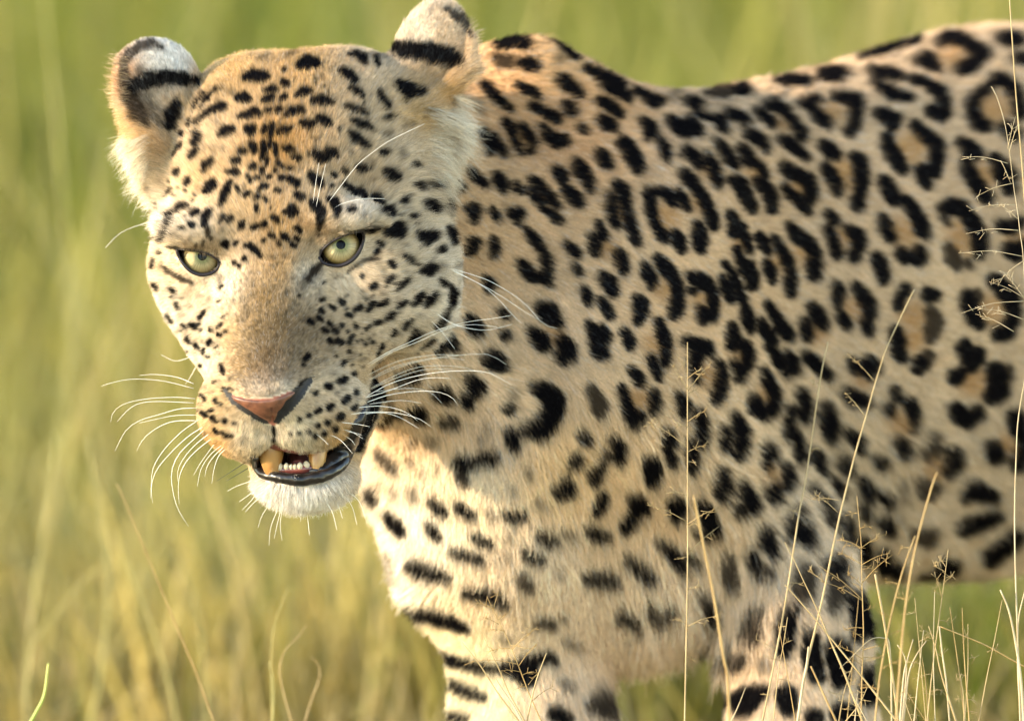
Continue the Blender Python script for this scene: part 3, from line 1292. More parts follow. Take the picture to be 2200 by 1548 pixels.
('B', 750, 1050, 3.108): """
160 30 25 180 80 18
f 300 20 20 320 45 14
f 430 30 28 450 70 25
570 90 20 600 130 25 640 170 18
730 120 20 780 150 22 820 180 18
f 940 160 18 970 190 16
1060 170 22 1110 190 28 1160 180 20
270 180 22 310 230 35 350 280 32
540 240 18 575 290 22 610 330 16
840 320 20 890 345 22 945 365 18
f 1060 330 18
710 420 22 770 440 25 840 460 25 900 480 20
f 1045 450 22
1180 420 18 1220 450 22 1270 460 20
1280 310 25 1330 340 32 1370 350 20
f 1430 290 20 1490 320 22
1590 280 25 1650 300 38 1710 320 28
440 500 30 500 530 38 560 550 38 610 570 25 680 590 15
g 1150 580 22 1180 620 28 1210 650 18
f 1400 570 20
1580 590 30 1650 590 45 1720 590 45 1780 620 22
790 690 22 850 690 30 930 700 38 990 730 32 1040 760 20
440 775 22 520 810 30 600 850 35 680 880 35 740 910 30 790 935 18
g 1260 880 22 1310 880 30 1350 890 20
f 1420 850 22
1810 830 25 1870 850 30 1910 870 22
590 1080 18 640 1120 22 720 1150 25 800 1170 28 900 1190 28 960 1200 20
1010 1200 30 1120 1200 60 1210 1150 50 1190 1260 60
1200 1160 40 1320 1120 30 1370 1145 15
f 1050 990 30
f 1450 1010 25 1520 1040 30
620 1240 18 680 1290 28 740 1320 30 820 1360 30 900 1390 18
f 1440 1300 30 1480 1330 28
g 1620 1450 50 1680 1400 60 1710 1480 60
f 1750 1250 22
690 1520 28 780 1530 28
1380 1500 45 1440 1530 40
f 260 440 16 290 510 18 340 590 16
1640 150 25 1690 80 28
""",
('B', 1250, 1050, 3.87): """
450 100 45 470 160 55 400 260 50 350 320 38
780 130 55 800 200 50 760 90 30
1000 130 30 1040 210 55 1080 310 55 960 340 30
1080 320 50 1010 365 30
370 590 35 440 630 50 520 690 55 570 730 35
660 450 38 720 480 45 790 570 55 880 570 50 940 590 30
830 600 45 830 650 30
1130 10 40 1160 60 28
1340 20 45 1380 110 60 1290 170 40
1560 30 55 1580 80 40
1520 360 55 1510 430 50 1570 480 42 1590 540 35
1410 520 32 1430 600 40
g 1500 680 65 1560 700 45
g 1210 560 50 1210 640 55 1220 720 45 1280 770 42
1720 280 45 1740 370 60 1700 400 40
1860 350 45 1870 460 42
1780 180 35
g 1830 680 60 1790 780 50 1830 900 40 1880 760 50
970 870 45 1030 920 60 1080 990 60 1110 1060 35
330 1010 28 380 1050 28 440 1090 25
560 960 30 620 1010 40 700 980 35 750 970 20
960 1240 28 1030 1270 38 1110 1270 28
g 1480 1040 60 1430 1120 50 1450 1200 60
1710 1060 60 1700 1160 60 1690 1280 60 1680 1360 40
1310 1370 38 1330 1430 35
1900 1230 50
""",
('B', 1700, 1050, 3.87): """
280 200 35 290 280 35
420 240 30 440 330 42 430 420 30
580 420 45 590 540 40
560 150 35 600 200 30
740 240 45 790 300 42
740 500 42 760 620 42
870 600 28 870 680 25
590 30 35 610 70 28
770 60 38
f 900 60 30
f 890 220 22
1430 290 55 1510 260 55 1620 220 45 1700 200 30
g 1000 330 45 1100 370 70 1150 350 50
1640 530 60 1750 450 55 1860 370 50
1270 620 65 1330 620 45
g 1100 720 50 1180 700 50
f 1400 790 50 1550 750 50 1650 740 40
330 610 55 380 660 50 280 640 40
g 360 740 60 350 900 60 330 980 40
520 920 60 550 1060 60 560 1180 55 540 1230 40
720 950 50 710 1100 50 690 1200 42
g 130 700 60 120 850 50
160 1250 45 170 1400 40
360 1300 60 360 1400 60
20 1000 35
840 870 30 820 920 25
""",
('B', 1500, 1350, 3.143): """
270 490 50 330 460 60 420 430 50 310 560 40
270 200 45 310 180 40
f 450 240 40
760 150 50 780 250 50 800 320 40
940 130 60 960 240 60 950 340 50
600 440 60 610 530 50
960 570 60 1020 580 60
780 600 50
1150 450 60 1160 300 50
""",
}
# landmark fields over the coat (px, py, value...), head and body
FLOW = {'H': """575 800 0 -1|570 650 0 -1|500 720 -.7 -.7|655 720 .6 -.75|600 450 0 -1|600 300 0 -1|620 150 0 -1|450 400 -.45 -1|760 380 .5 -1|420 250 -.5 -1
800 250 .55 -.9|400 640 -.95 .25|360 560 -1 -.1|350 480 -.9 -.3|370 400 -.6 -.6|800 600 .9 .1|860 650 1 -.2|880 520 .9 -.35|960 620 1 .15|900 760 .85 .45|860 820 .7 .7
380 700 -.9 .4|430 760 -.8 .5|480 880 -.85 .5|540 930 -.35 1|450 930 -.9 .5|690 880 .8 .4|620 930 .3 1|690 940 .4 .9|760 880 1 .3|660 820 .8 -.25|500 810 -.8 -.2
640 1070 .1 1|560 1050 -.6 .8|740 1040 .6 .8|740 595 .5 .8|420 615 -.5 .8|650 580 .2 -1|490 580 -.2 -1|440 505 -.4 -.9|750 470 .5 -.9
330 180 -.3 -1|265 280 -.9 .45|285 380 -.85 .55|320 440 -.7 .8|258 170 -.8 -.5|930 100 .25 -1|1010 100 .7 -.8|960 210 .8 -.7|930 262 .9 .3|970 300 .9 .5|1000 350 .8 .75|950 380 .8 .6|850 300 .6 -.6|380 280 -.6 -.7|1020 200 1 .1""",
'B': """1100 500 1 .45|1050 300 1 .35|1100 800 .9 .55|1150 150 1 .15|1350 700 .8 .6|1500 500 .9 .5|1700 400 1 .35|2000 200 1 .1|2000 700 1 .4|2000 1100 1 .5|1650 1000 .7 .8
900 1100 .1 1|1000 1000 .1 1|1100 1150 .05 1|1250 1200 .2 1|810 1150 -.5 1|800 1000 -.3 1|860 1300 -.8 .8|930 1420 -.6 .9|1000 1350 -.1 1|1130 1450 .1 1|1720 1400 .3 1|1600 1450 -.2 1|1350 1350 .2 1|1500 1350 .3 1|900 880 .55 .9|1050 980 .3 1|850 850 .5 .9|1200 950 .4 .95|1880 1100 .6 .9"""}
LENG = {'H': """575 800 2.4 26|575 700 2.8 24|590 600 4 22|600 500 6 24|600 400 7 26|600 250 8 24|620 130 8 28|430 615 3 18|738 598 3 18|480 580 3.5 18|655 570 3.5 18|430 505 5 30|745 470 6 30
380 650 8 22|850 650 8 20|950 620 9 22|960 720 14 28|330 560 8 24|480 880 4 22|690 880 4.2 22|560 950 5 24|640 952 6.5 26|720 935 5 26|500 975 6 26|640 1075 15 38|640 1050 8 30|560 1050 12 36|740 1045 12 36|850 830 14 26|800 790 4 16|806 850 4 16|785 920 3.5 16
300 310 14 40|275 400 26 34|325 450 22 34|265 270 14 45|960 310 24 34|1000 350 30 34|930 290 13 34|860 300 9 26|310 110 3.5 28|330 200 5 28|950 60 4 30|900 90 6 34|920 190 6 28|258 160 5 34|1015 100 5 34|1010 190 14 34|380 300 8 24|400 400 8 22|800 300 8 22""",
'B': """1050 450 13 22|1150 150 13 24|1140 85 16 38|1260 150 16 38|1100 800 15 22|900 880 18 26|1050 980 20 26|850 1100 14 24|800 1050 17 36|860 1280 28 44|1000 1100 15 22|1150 1250 19 24|1300 1300 24 28|1400 1380 46 34|1520 1370 40 34|1000 1350 13 24|950 1450 16 36|1130 1480 11 22|1720 1450 11 22|1600 1450 14 34|1350 700 11 20|1500 500 11 20|1900 300 12 22|1500 190 18 38|1800 130 18 38|2100 40 18 38|2000 700 12 20|1880 1080 26 26|2050 1200 22 26|1300 1000 18 22|1400 200 13 24"""}
BASE = {'H': """575 760 0.160 0.101 0.049|545 790 0.200 0.125 0.060|600 700 0.170 0.111 0.053|550 700 0.220 0.143 0.066|570 640 0.250 0.159 0.070|600 580 0.330 0.212 0.097|640 700 0.180 0.125 0.076|650 760 0.210 0.150 0.092|615 800 0.155 0.106 0.064|570 812 0.220 0.150 0.097|520 780 0.300 0.198 0.097|500 720 0.460 0.318 0.165|560 834 0.600 0.482 0.369|610 830 0.550 0.463 0.369|600 300 0.520 0.299 0.112|640 140 0.520 0.318 0.136|430 380 0.600 0.415 0.223|800 380 0.480 0.347 0.213|600 480 0.470 0.299 0.136|520 430 0.540 0.376 0.204|470 150 0.540 0.347 0.155|452 170 0.530 0.357 0.175|500 140 0.530 0.328 0.136|690 430 0.500 0.357 0.213
480 610 0.700 0.579 0.436|655 590 0.580 0.492 0.388|420 625 0.660 0.531 0.388|740 605 0.550 0.434 0.310|430 500 0.640 0.511 0.369|765 468 0.620 0.540 0.446|370 680 0.820 0.714 0.582|420 690 0.700 0.569 0.417|880 560 0.550 0.434 0.301|880 680 0.620 0.521 0.417|930 600 0.570 0.482 0.388|960 660 0.660 0.579 0.485|345 560 0.660 0.511 0.339|860 480 0.520 0.405 0.272
470 850 0.600 0.434 0.242|530 930 0.700 0.579 0.417|460 950 0.580 0.367 0.155|690 840 0.520 0.405 0.281|640 930 0.660 0.560 0.407|760 850 0.570 0.454 0.330|740 930 0.540 0.357 0.175|640 1075 0.850 0.801 0.757|640 1050 0.700 0.647 0.582|610 560 0.440 0.289 0.145|430 770 0.720 0.618 0.485
350 135 0.640 0.618 0.601|375 145 0.660 0.637 0.621|320 200 0.300 0.261 0.213|350 235 0.360 0.289 0.213|258 170 0.550 0.309 0.165|272 265 0.620 0.405 0.204|295 300 0.620 0.405 0.194|395 230 0.460 0.328 0.184|280 360 0.760 0.656 0.514|310 450 0.800 0.724 0.621|350 380 0.660 0.502 0.320
905 75 0.760 0.637 0.504|960 70 0.620 0.454 0.301|930 165 0.400 0.280 0.165|965 195 0.540 0.328 0.136|900 250 0.500 0.328 0.155|980 330 0.560 0.463 0.359|1000 240 0.620 0.540 0.456|870 320 0.520 0.405 0.281""",
'B': """1050 450 0.577 0.389 0.228|1140 140 0.651 0.406 0.209|1250 250 0.558 0.336 0.183|1400 650 0.605 0.414 0.246|1250 800 0.642 0.467 0.301|1600 350 0.558 0.389 0.246|2000 300 0.530 0.370 0.237|2000 700 0.558 0.406 0.264|1850 1000 0.605 0.459 0.309|2100 1000 0.566 0.431 0.301|2050 1200 0.651 0.512 0.383|900 1150 0.840 0.735 0.600|1000 1050 0.830 0.690 0.500|1200 1030 0.817 0.573 0.319|1150 1250 0.820 0.655 0.490|1350 1150 0.724 0.529 0.337|1720 1350 0.669 0.512 0.364|1000 1450 0.817 0.697 0.474|1250 1480 0.753 0.573 0.410|1400 1380 0.800 0.635 0.474|950 900 0.753 0.565 0.383|1050 920 0.724 0.538 0.364"""}
# ------------------------------------------------------------------ coat: colours, markings, lie and length of the hair
NOSE = [(489, 846), (508, 851), (530, 856), (556, 859), (580, 857), (604, 850), (622, 842), (640, 836), (664, 812), (668, 818), (652, 846), (634, 866), (615, 884), (600, 900), (590, 912), (578, 908),
        (562, 899), (545, 888), (524, 875), (504, 862)]
LIP = [(547, 982), (551, 1002), (564, 1017), (590, 1024), (620, 1028), (648, 1031), (680, 1026), (713, 1014), (738, 994), (753, 966), (762, 938), (772, 908), (784, 874)]

def parse_lm(s):
    a = np.array([[float(x) for x in t.split()] for t in s.replace('\n', '|').split('|')])
    return a[:, :2], a[:, 2:]

def idw(q, lm, power=3.0, soft=18.0):
    pts, val = parse_lm(lm)
    out = np.zeros((len(q), val.shape[1]), np.float32); wt = np.zeros(len(q), np.float32)
    for p, v in zip(pts.astype(np.float32), val.astype(np.float32)):
        w = ((q[:, 0] - p[0]) ** 2 + (q[:, 1] - p[1]) ** 2 + soft * soft) ** (-power / 2)
        out += w[:, None] * v; wt += w
    return out / wt[:, None]

GR = 2.0                                   # sampling pitch of the marking fields
GX0, GY0, GNX, GNY = -300, -300, 1500, 1150

def mark_fields(reg):
    F = {k: np.full((GNY, GNX), 90.0, np.float32) for k in 'kfgo'}
    for (r, ox, oy, sc), txt in MARKS.items():
        if r != reg:
            continue
        for line in txt.strip().split('\n'):
            t = line.split()
            kind = 'k'
            if t[0] in 'fgo':
                kind = t[0]; t = t[1:]
            a = np.array([float(x) for x in t]).reshape(-1, 3) / sc
            a[:, 0] += ox; a[:, 1] += oy
            if len(a) == 1:
                a = np.vstack([a, a + [0.5, 0, 0]])
            for (x0, y0, r0), (x1, y1, r1) in zip(a[:-1], a[1:]):
                m = max(r0, r1) + 50
                i0 = max(int((min(x0, x1) - m - GX0) / GR), 0); i1 = min(int((max(x0, x1) + m - GX0) / GR) + 1, GNX)
                j0 = max(int((min(y0, y1) - m - GY0) / GR), 0); j1 = min(int((max(y0, y1) + m - GY0) / GR) + 1, GNY)
                if i0 >= i1 or j0 >= j1:
                    continue
                X = (np.arange(i0, i1) * GR + GX0)[None, :]; Y = (np.arange(j0, j1) * GR + GY0)[:, None]
                ex, ey = x1 - x0, y1 - y0
                tt = np.clip(((X - x0) * ex + (Y - y0) * ey) / (ex * ex + ey * ey + 1e-6), 0, 1)
                d = np.sqrt((X - x0 - tt * ex) ** 2 + (Y - y0 - tt * ey) ** 2) - (r0 + (r1 - r0) * tt)
                v = F[kind][j0:j1, i0:i1]
                F[kind][j0:j1, i0:i1] = smin(v, d.astype(np.float32), 4.0)
    if reg == 'H':          # fine flecks between the larger spots of the face
        r2 = np.random.default_rng(21)
        for (x0, y0, x1, y1, n, ax, ay) in ((690, 585, 900, 800, 75, .9, -.4), (345, 610, 480, 790, 45, -.8, .6), (420, 800, 520, 960, 22, -.9, .3), (640, 800, 780, 950, 26, .9, -.3), (390, 420, 700, 540, 40, .2, -1), (400, 180, 800, 420, 60, .2, -1), (800, 380, 960, 600, 26, .8, .3), (330, 380, 420, 560, 26, -.6, -.6)):
            for _ in range(n):
                x, y = r2.uniform(x0, x1), r2.uniform(y0, y1); r = r2.uniform(1.2, 3.0); L = r * r2.uniform(0.6, 2.2)
                i, j = int((x - GX0) / GR), int((y - GY0) / GR)
                if F['k'][j, i] < 5:
                    continue
                kind = 'k' if r2.random() < 0.35 else 'f'
                X = (np.arange(i - 12, i + 13) * GR + GX0)[None, :]; Y = (np.arange(j - 12, j + 13) * GR + GY0)[:, None]
                tt = np.clip(((X - x) * ax + (Y - y) * ay) / (ax * ax + ay * ay), -L, L)
                d = np.sqrt((X - x - tt * ax) ** 2 + (Y - y - tt * ay) ** 2) - r + (1.6 if kind == 'k' else 0)
                v = F[kind][j - 12:j + 13, i - 12:i + 13]
                F[kind][j - 12:j + 13, i - 12:i + 13] = np.minimum(v, d)
    return F

FIELDS = {r: mark_fields(r) for r in 'HB'}

def look(Fk, q):
    x = np.clip((q[:, 0] - GX0) / GR, 0, GNX - 2); y = np.clip((q[:, 1] - GY0) / GR, 0, GNY - 2)
    i = x.astype(int); j = y.astype(int); fx = (x - i).astype(np.float32); fy = (y - j).astype(np.float32)
    return (Fk[j, i] * (1 - fx) + Fk[j, i + 1] * fx) * (1 - fy) + (Fk[j + 1, i] * (1 - fx) + Fk[j + 1, i + 1] * fx) * fy

# lattice noise used for tufts and uneven edges
_NZ = rng.random((64, 64, 64)).astype(np.float32)
def vnoise(p, scale, off=0):
    u = p / scale + off
    i = np.floor(u).astype(int); f = (u - i).astype(np.float32); f = f * f * (3 - 2 * f)
    r = 0
    for a in (0, 1):
        for b in (0, 1):
            for c in (0, 1):
                w = (f[:, 0] if a else 1 - f[:, 0]) * (f[:, 1] if b else 1 - f[:, 1]) * (f[:, 2] if c else 1 - f[:, 2])
                r = r + w * _NZ[(i[:, 0] + a) & 63, (i[:, 1] + b) & 63, (i[:, 2] + c) & 63]
    return r * 2 - 1

# vertex normals
_a, _b, _c, _d = (LV[LQ[:, k]] for k in range(4))
_fn = np.cross(_c - _a, _d - _b)
LN = np.zeros_like(LV)
for k in range(4):
    np.add.at(LN, LQ[:, k], _fn)
LN /= np.linalg.norm(LN, axis=1, keepdims=True) + 1e-9
# y points down in modelling space, so the cross product comes out inverted there
_g = leopard_sdf(LV[:2000] + LN[:2000] * 4)
if np.median(_g) < 0:
    LN = -LN
FAREA = 0.5 * np.linalg.norm(_fn, axis=1)
EYEP = np.array([0.0, 0.0, -D])
vis = ((LV - EYEP) * LN).sum(1) < 0
_bv = BVHTree.FromPolygons([tuple(v) for v in LV], [tuple(int(i) for i in f) for f in LQ])
_dir = EYEP - LV
_dir /= np.linalg.norm(_dir, axis=1, keepdims=True)
_o = LV + LN * 6 + _dir * 3
for i in np.nonzero(vis & (PROJ(LV)[:, 0] > -50) & (PROJ(LV)[:, 0] < 2300) & (PROJ(LV)[:, 1] < 1650))[0]:
    if _bv.ray_cast(Vector(_o[i]), Vector(_dir[i]), 3000)[0] is not None:
        vis[i] = False

def front(px, py, lift=0.0):
    """the point of the body's surface that is met first at (px, py)"""
    a = np.array([(px - 1100.0), (py - 774.0), D]); a /= np.linalg.norm(a)
    h = _bv.ray_cast(Vector(EYEP), Vector(a))
    if h[0] is None:
        return None
    return np.array(h[0]) - a * lift

# which vertices belong to the head, and which are bare skin
_q = LV.astype(np.float32)
_bd = body_sdf(_q)
_hd = np.full(len(LV), 1e3, np.float32)
_m = (_q[:, 0] < P(1130, 0)[0]) & (_q[:, 1] < P(0, 1220)[1]) & (_q[:, 2] < 760)
_hd[_m] = smin(head_sdf(_q[_m]), ear_sdf(_q[_m]), 24)
is_head = _hd < _bd + 6
_un = smin(_hd, _bd, 40)
inside = _un < -5
_pj = PROJ(LV)
_lipd = np.full(len(LV), 1e3, np.float32)
for (x0, y0), (x1, y1) in zip(LIP[:-1], LIP[1:]):
    t = np.clip(((_pj[:, 0] - x0) * (x1 - x0) + (_pj[:, 1] - y0) * (y1 - y0)) / ((x1 - x0) ** 2 + (y1 - y0) ** 2), 0, 1)
    _lipd = np.minimum(_lipd, np.hypot(_pj[:, 0] - x0 - t * (x1 - x0), _pj[:, 1] - y0 - t * (y1 - y0)))
_fr = is_head & (LV[:, 2] < 150)
_nd = np.where(_fr, sd_poly(_pj[:, 0], _pj[:, 1], NOSE), 99)
_eyd = np.where(_fr, np.minimum(sd_poly(_pj[:, 0], _pj[:, 1], LID_L), sd_poly(_pj[:, 0], _pj[:, 1], LID_R)), 99)
_nsd = np.full(len(LV), 99.0, np.float32)
for ch in NOSTRILS:
    for a, b, ra, rb in ch:
        _nsd[_fr] = np.minimum(_nsd[_fr], sd_rc(_q[_fr], a, b, ra, rb))
bare = inside | (_fr & (_lipd < 8)) | (_nd < 2) | (_eyd < 5) | (_nsd < 1)

known = vis & (_pj[:, 0] < 2204) & (_pj[:, 1] < 1552)      # what the digitised markings cover
# seeds of rosettes for the parts of the coat that the photograph does not show
_cell = {}
for i in rng.permutation(np.nonzero(~known)[0])[:90000]:
    k = tuple((LV[i] // 112).astype(int))
    if k not in _cell and all(((_cell[n] - LV[i]) ** 2).sum() > 112 ** 2 for n in ((k[0] + a, k[1] + b, k[2] + c) for a in (-1, 0, 1) for b in (-1, 0, 1) for c in (-1, 0, 1)) if n in _cell):
        _cell[k] = LV[i]
from mathutils.kdtree import KDTree
_kd = KDTree(len(_cell))
for n, v in enumerate(_cell.values()):
    _kd.insert(Vector(v), n)
_kd.balance()

C_BLACK = np.array([.0065, .0058, .0066], np.float32)
C_BROWN = np.array([.027, .019, .014], np.float32)
C_HEART = np.array([.42, .23, .09], np.float32)

def coat(q3, seen, head, jit, jn):
    """base colour of the coat at points q3 (markings by the hair they sit on)"""
    q = PROJ(q3).astype(np.float32)
    n = len(q)
    col = np.zeros((n, 3), np.float32)
    dk = np.full(n, 60.0, np.float32); df = dk.copy(); dg = dk.copy(); do = dk.copy()
    for r, m in (('H', head), ('B', ~head)):
        if not m.any():
            continue
        col[m] = idw(q[m], BASE[r])
        mv = m & seen
        if mv.any():
            for arr, k in ((dk, 'k'), (df, 'f'), (dg, 'g'), (do, 'o')):
                arr[mv] = look(FIELDS[r][k], q[mv])
    hid = np.nonzero(~seen)[0]
    if len(hid):
        dd = np.array([_kd.find(Vector(v))[2] for v in q3[hid]], np.float32)
        ring = np.abs(dd - 37 - 8 * vnoise(q3[hid], 50.0)) - 8 + 13 * vnoise(q3[hid], 36.0, 9)
        low = (q3[hid] @ DN.astype(q3.dtype)) > 640          # legs carry plain spots
        ring = np.where(head[hid] | low, dd - 24 + 6 * vnoise(q3[hid], 30.0, 3), ring)
        dk[hid] = np.where(_nohide[0](q3[hid]), ring, 40)
        do[hid] = np.where(head[hid] | low, 60, dd - 22)
    sm = lambda d, w: np.clip(0.5 - d / (2 * w), 0, 1)[:, None]
    col = col * (1 + 0.10 * vnoise(q3, 60.0, 3) + 0.07 * vnoise(q3, 17.0, 5))[:, None]
    fine = np.where(head, 0.15, 0.09) + np.where(head & (np.abs(q[:, 0] - 580) < 110) & (q[:, 1] > 560) & (q[:, 1] < 850), 0.20, 0)
    col = col * (1 + fine * vnoise(q3, 7.0, 17) + fine * vnoise(q3, 3.6, 29))[:, None]
    w = sm(do + jit * 0.6 - 10, 16) * 0.8
    col = col * (1 - w) + C_HEART * w
    w = sm(df + jit + jn - np.where(head, 1, 5.0), 6) * 0.62
    col = col * (1 - w) + C_BROWN * w
    w = sm(dg + jit + jn - np.where(head, 1, 6.0), 3) * 0.95
    col = col * (1 - w) + C_BROWN * w
    w = sm(dk + jit + jn - np.where(head, 2.5, 6.2 + 3.5 * np.clip((q[:, 0] - 1500) / 600, 0, 1)), 2.5)
    col = col * (1 - w) + C_BLACK * w
    return np.clip(col, 0.004, 0.95)

_nohide = [lambda p: np.ones(len(p), bool)]
zero = np.zeros(len(LV), np.float32)
VCOL = coat(LV, known, is_head, zero, zero) * 0.85
_mouthm = inside & (_pj[:, 1] > 820)
VCOL[_mouthm] = (0.045, 0.010, 0.009)
VCOL[inside & ~_mouthm] = (0.012, 0.010, 0.010)
VCOL[(_eyd < 6) & ~inside] = (0.018, 0.014, 0.016)
VCOL[_fr & (_lipd < 11)] = (0.012, 0.010, 0.011)
VCOL[_nd < 2] = (0.25, 0.09, 0.06)
VCOL[(_nsd < 7) & (_nd > -1)] = (0.012, 0.010, 0.010)
VCOL[_nsd < 2.5] = (0.010, 0.008, 0.009)

# ------------------------------------------------------------------ the leopard: body and fur
skin = pmat('leopard_skin', (0.5, 0.4, 0.3), 0.75)
_at = skin.node_tree.nodes.new('ShaderNodeAttribute'); _at.attribute_name = 'coat'
skin.node_tree.links.new(_at.outputs['Color'], skin.node_tree.nodes['Principled BSDF'].inputs['Base Color'])

leo_loc = W3(P(1400, 2330, 700))
leo = bpy.data.objects.new('leopard', None)
link(leo)
leo.location = leo_loc
leo.empty_display_size = 0.3
tag(leo, 'spotted leopard standing in dry grass with its mouth slightly open', 'leopard')
bpy.context.view_layer.update()
LEO = leo_loc
body = quad_mesh('body', W3(LV) - LEO, LQ, skin, leo)
_ca = body.data.color_attributes.new('coat', 'FLOAT_COLOR', 'POINT')
_ca.data.foreach_set('color', np.concatenate([VCOL, np.ones((len(VCOL), 1), np.float32)], 1).ravel())

def make_fur(name, faces, count, width_mm, parent, npts=4, wtip=0.25, over=None):
    """hairs rooted at random points of the given faces; faces = (index array, weight array)"""
    fi, wgt = faces
    pr = FAREA[fi] * wgt
    f = fi[rng.choice(len(fi), count, p=pr / pr.sum())]
    u, v = rng.random(count), rng.random(count)
    wq = np.stack([(1 - u) * (1 - v), u * (1 - v), u * v, (1 - u) * v], 1)
    qv = LQ[f]
    root = (LV[qv] * wq[..., None]).sum(1)
    nrm = (LN[qv] * wq[..., None]).sum(1)
    nrm /= np.linalg.norm(nrm, axis=1, keepdims=True)
    head = is_head[qv[:, 0]]
    seen = known[qv].sum(1) >= 2
    q = PROJ(root).astype(np.float32)
    fl = np.zeros((count, 2), np.float32); ln = np.zeros((count, 2), np.float32)
    for r, m in (('H', head), ('B', ~head)):
        if m.any():
            fl[m] = idw(q[m], FLOW[r]); ln[m] = idw(q[m], LENG[r])
    fl /= np.linalg.norm(fl, axis=1, keepdims=True) + 1e-6
    L, lift = ln[:, 0] / (MM * 1000), np.radians(ln[:, 1])
    L = np.where(L < 52, L * np.where(head, 0.72, 0.62), np.where(head, L * 0.9, L * 0.66))
    lift = np.where(head, lift, lift * np.clip(L / 80, 0.62, 1.0))
    if over:
        L = np.full(count, over['L'], np.float32); lift = np.full(count, math.radians(over['lift']), np.float32)
        fl = np.tile(np.array(over['flow'], np.float32), (count, 1))
    L = L * np.clip(rng.normal(1.0, 0.22, count), 0.4, 1.7)
    # lie of the hair in the surface
    nw = np.where(np.abs(nrm[:, 2]) < 0.45, np.where(nrm[:, 2] > 0, 0.45, -0.45), nrm[:, 2])
    t = np.stack([fl[:, 0], fl[:, 1], -(nrm[:, 0] * fl[:, 0] + nrm[:, 1] * fl[:, 1]) / nw], 1)
    hid = ~(vis[qv].sum(1) >= 2) & (nrm[:, 2] > 0.15)
    t[hid] = AX * 0.9 + DN * 0.45
    t -= (t * nrm).sum(1, keepdims=True) * nrm
    t /= np.linalg.norm(t, axis=1, keepdims=True) + 1e-6
    b = np.cross(nrm, t)
    # neighbouring hairs lean together in tufts
    tuft = np.maximum(14.0, L * 0.55)
    ang = 0.22 * vnoise(root, 40.0) + 0.20 * vnoise(root, 13.0, 7) + rng.normal(0, 0.13, count)
    lift = lift * (1 + 0.35 * vnoise(root, 21.0, 13)) + rng.normal(0, 0.06, count)
    t = t * np.cos(ang)[:, None] + b * np.sin(ang)[:, None]
    key = np.floor(root / tuft[:, None] + 0.35 * np.stack([vnoise(root, 30.0, k) for k in (1, 2, 3)], 1)).astype(int)
    h = (key[:, 0] * 73856093 ^ key[:, 1] * 19349663 ^ key[:, 2] * 83492791) & 0xffff
    pull = _TR[h]
    s = np.linspace(0, 1, npts)[None, :, None]
    lift = np.clip(lift, 0.05, 1.3)[:, None, None]
    bend = (s - 0.42 * s * s)
    path = root[:, None, :] + L[:, None, None] * (t[:, None, :] * (np.cos(lift) * s) + nrm[:, None, :] * (np.sin(lift) * bend) + pull[:, None, :] * 0.09 * s * s)
    # gravity on long hairs
    path += DN * (np.maximum(L - 40, 0) * 0.12)[:, None, None] * s * s
    jit = (rng.normal(0, 1.3, count) + 2.5 * vnoise(root, 11.0, 21)).astype(np.float32)
    jn = np.where(head, 0, rng.normal(0, 0.7, count)).astype(np.float32)
    jit = np.where(head & (q[:, 1] < 300) & ((q[:, 0] < 440) | (q[:, 0] > 835)), jit * 2.4, jit).astype(np.float32)
    var = np.clip(rng.normal(1.0, 1.0, count) * np.where(head, 0.22, 0.14) + 1 - np.where(head, 0.22, 0.14), 0.45, 1.5).astype(np.float32)
    pale = rng.random(count) < 0.05
    cols = []
    for s_ in (0.30, 0.80):
        at = root + L[:, None] * s_ * t * np.cos(lift[:, :, 0])
        col = coat(at, seen, head, jit, jn)
        if over:
            col = col * 0.4 + np.array(over['col'], np.float32) * 0.6
        lum = col.mean(1)
        col = col * np.where(lum < 0.05, 1, var)[:, None]
        m = pale & (lum > 0.1)
        col[m] = col[m] * 0.6 + 0.28
        cols.append(col)
    tt = np.clip((np.linspace(0, 1, npts) - 0.3) / 0.5, 0, 1)[None, :, None]
    col = cols[0][:, None, :] * (1 - tt) + cols[1][:, None, :] * tt
    cd = bpy.data.hair_curves.new(name)
    cd.add_curves([npts] * count)
    pts = (W3(path.reshape(-1, 3)) - LEO).astype(np.float32)
    cd.attributes['position'].data.foreach_set('vector', pts.ravel())
    rad = cd.attributes.get('radius') or cd.attributes.new('radius', 'FLOAT', 'POINT')
    wr = width_mm / 2000.0 * np.clip(0.8 + L / 260.0, 0.7, 1.2)[:, None] * (1 - (1 - wtip) * np.linspace(0, 1, npts) ** 1.6)[None, :]
    rad.data.foreach_set('value', wr.astype(np.float32).ravel())
    ca = cd.attributes.new('coat', 'FLOAT_COLOR', 'POINT')
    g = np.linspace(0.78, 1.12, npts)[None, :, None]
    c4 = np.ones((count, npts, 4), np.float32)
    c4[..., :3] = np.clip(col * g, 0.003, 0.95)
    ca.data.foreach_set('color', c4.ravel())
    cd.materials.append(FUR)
    o = bpy.data.objects.new(name, cd)
    link(o, parent)
    o['kind'] = 'stuff'
    return o

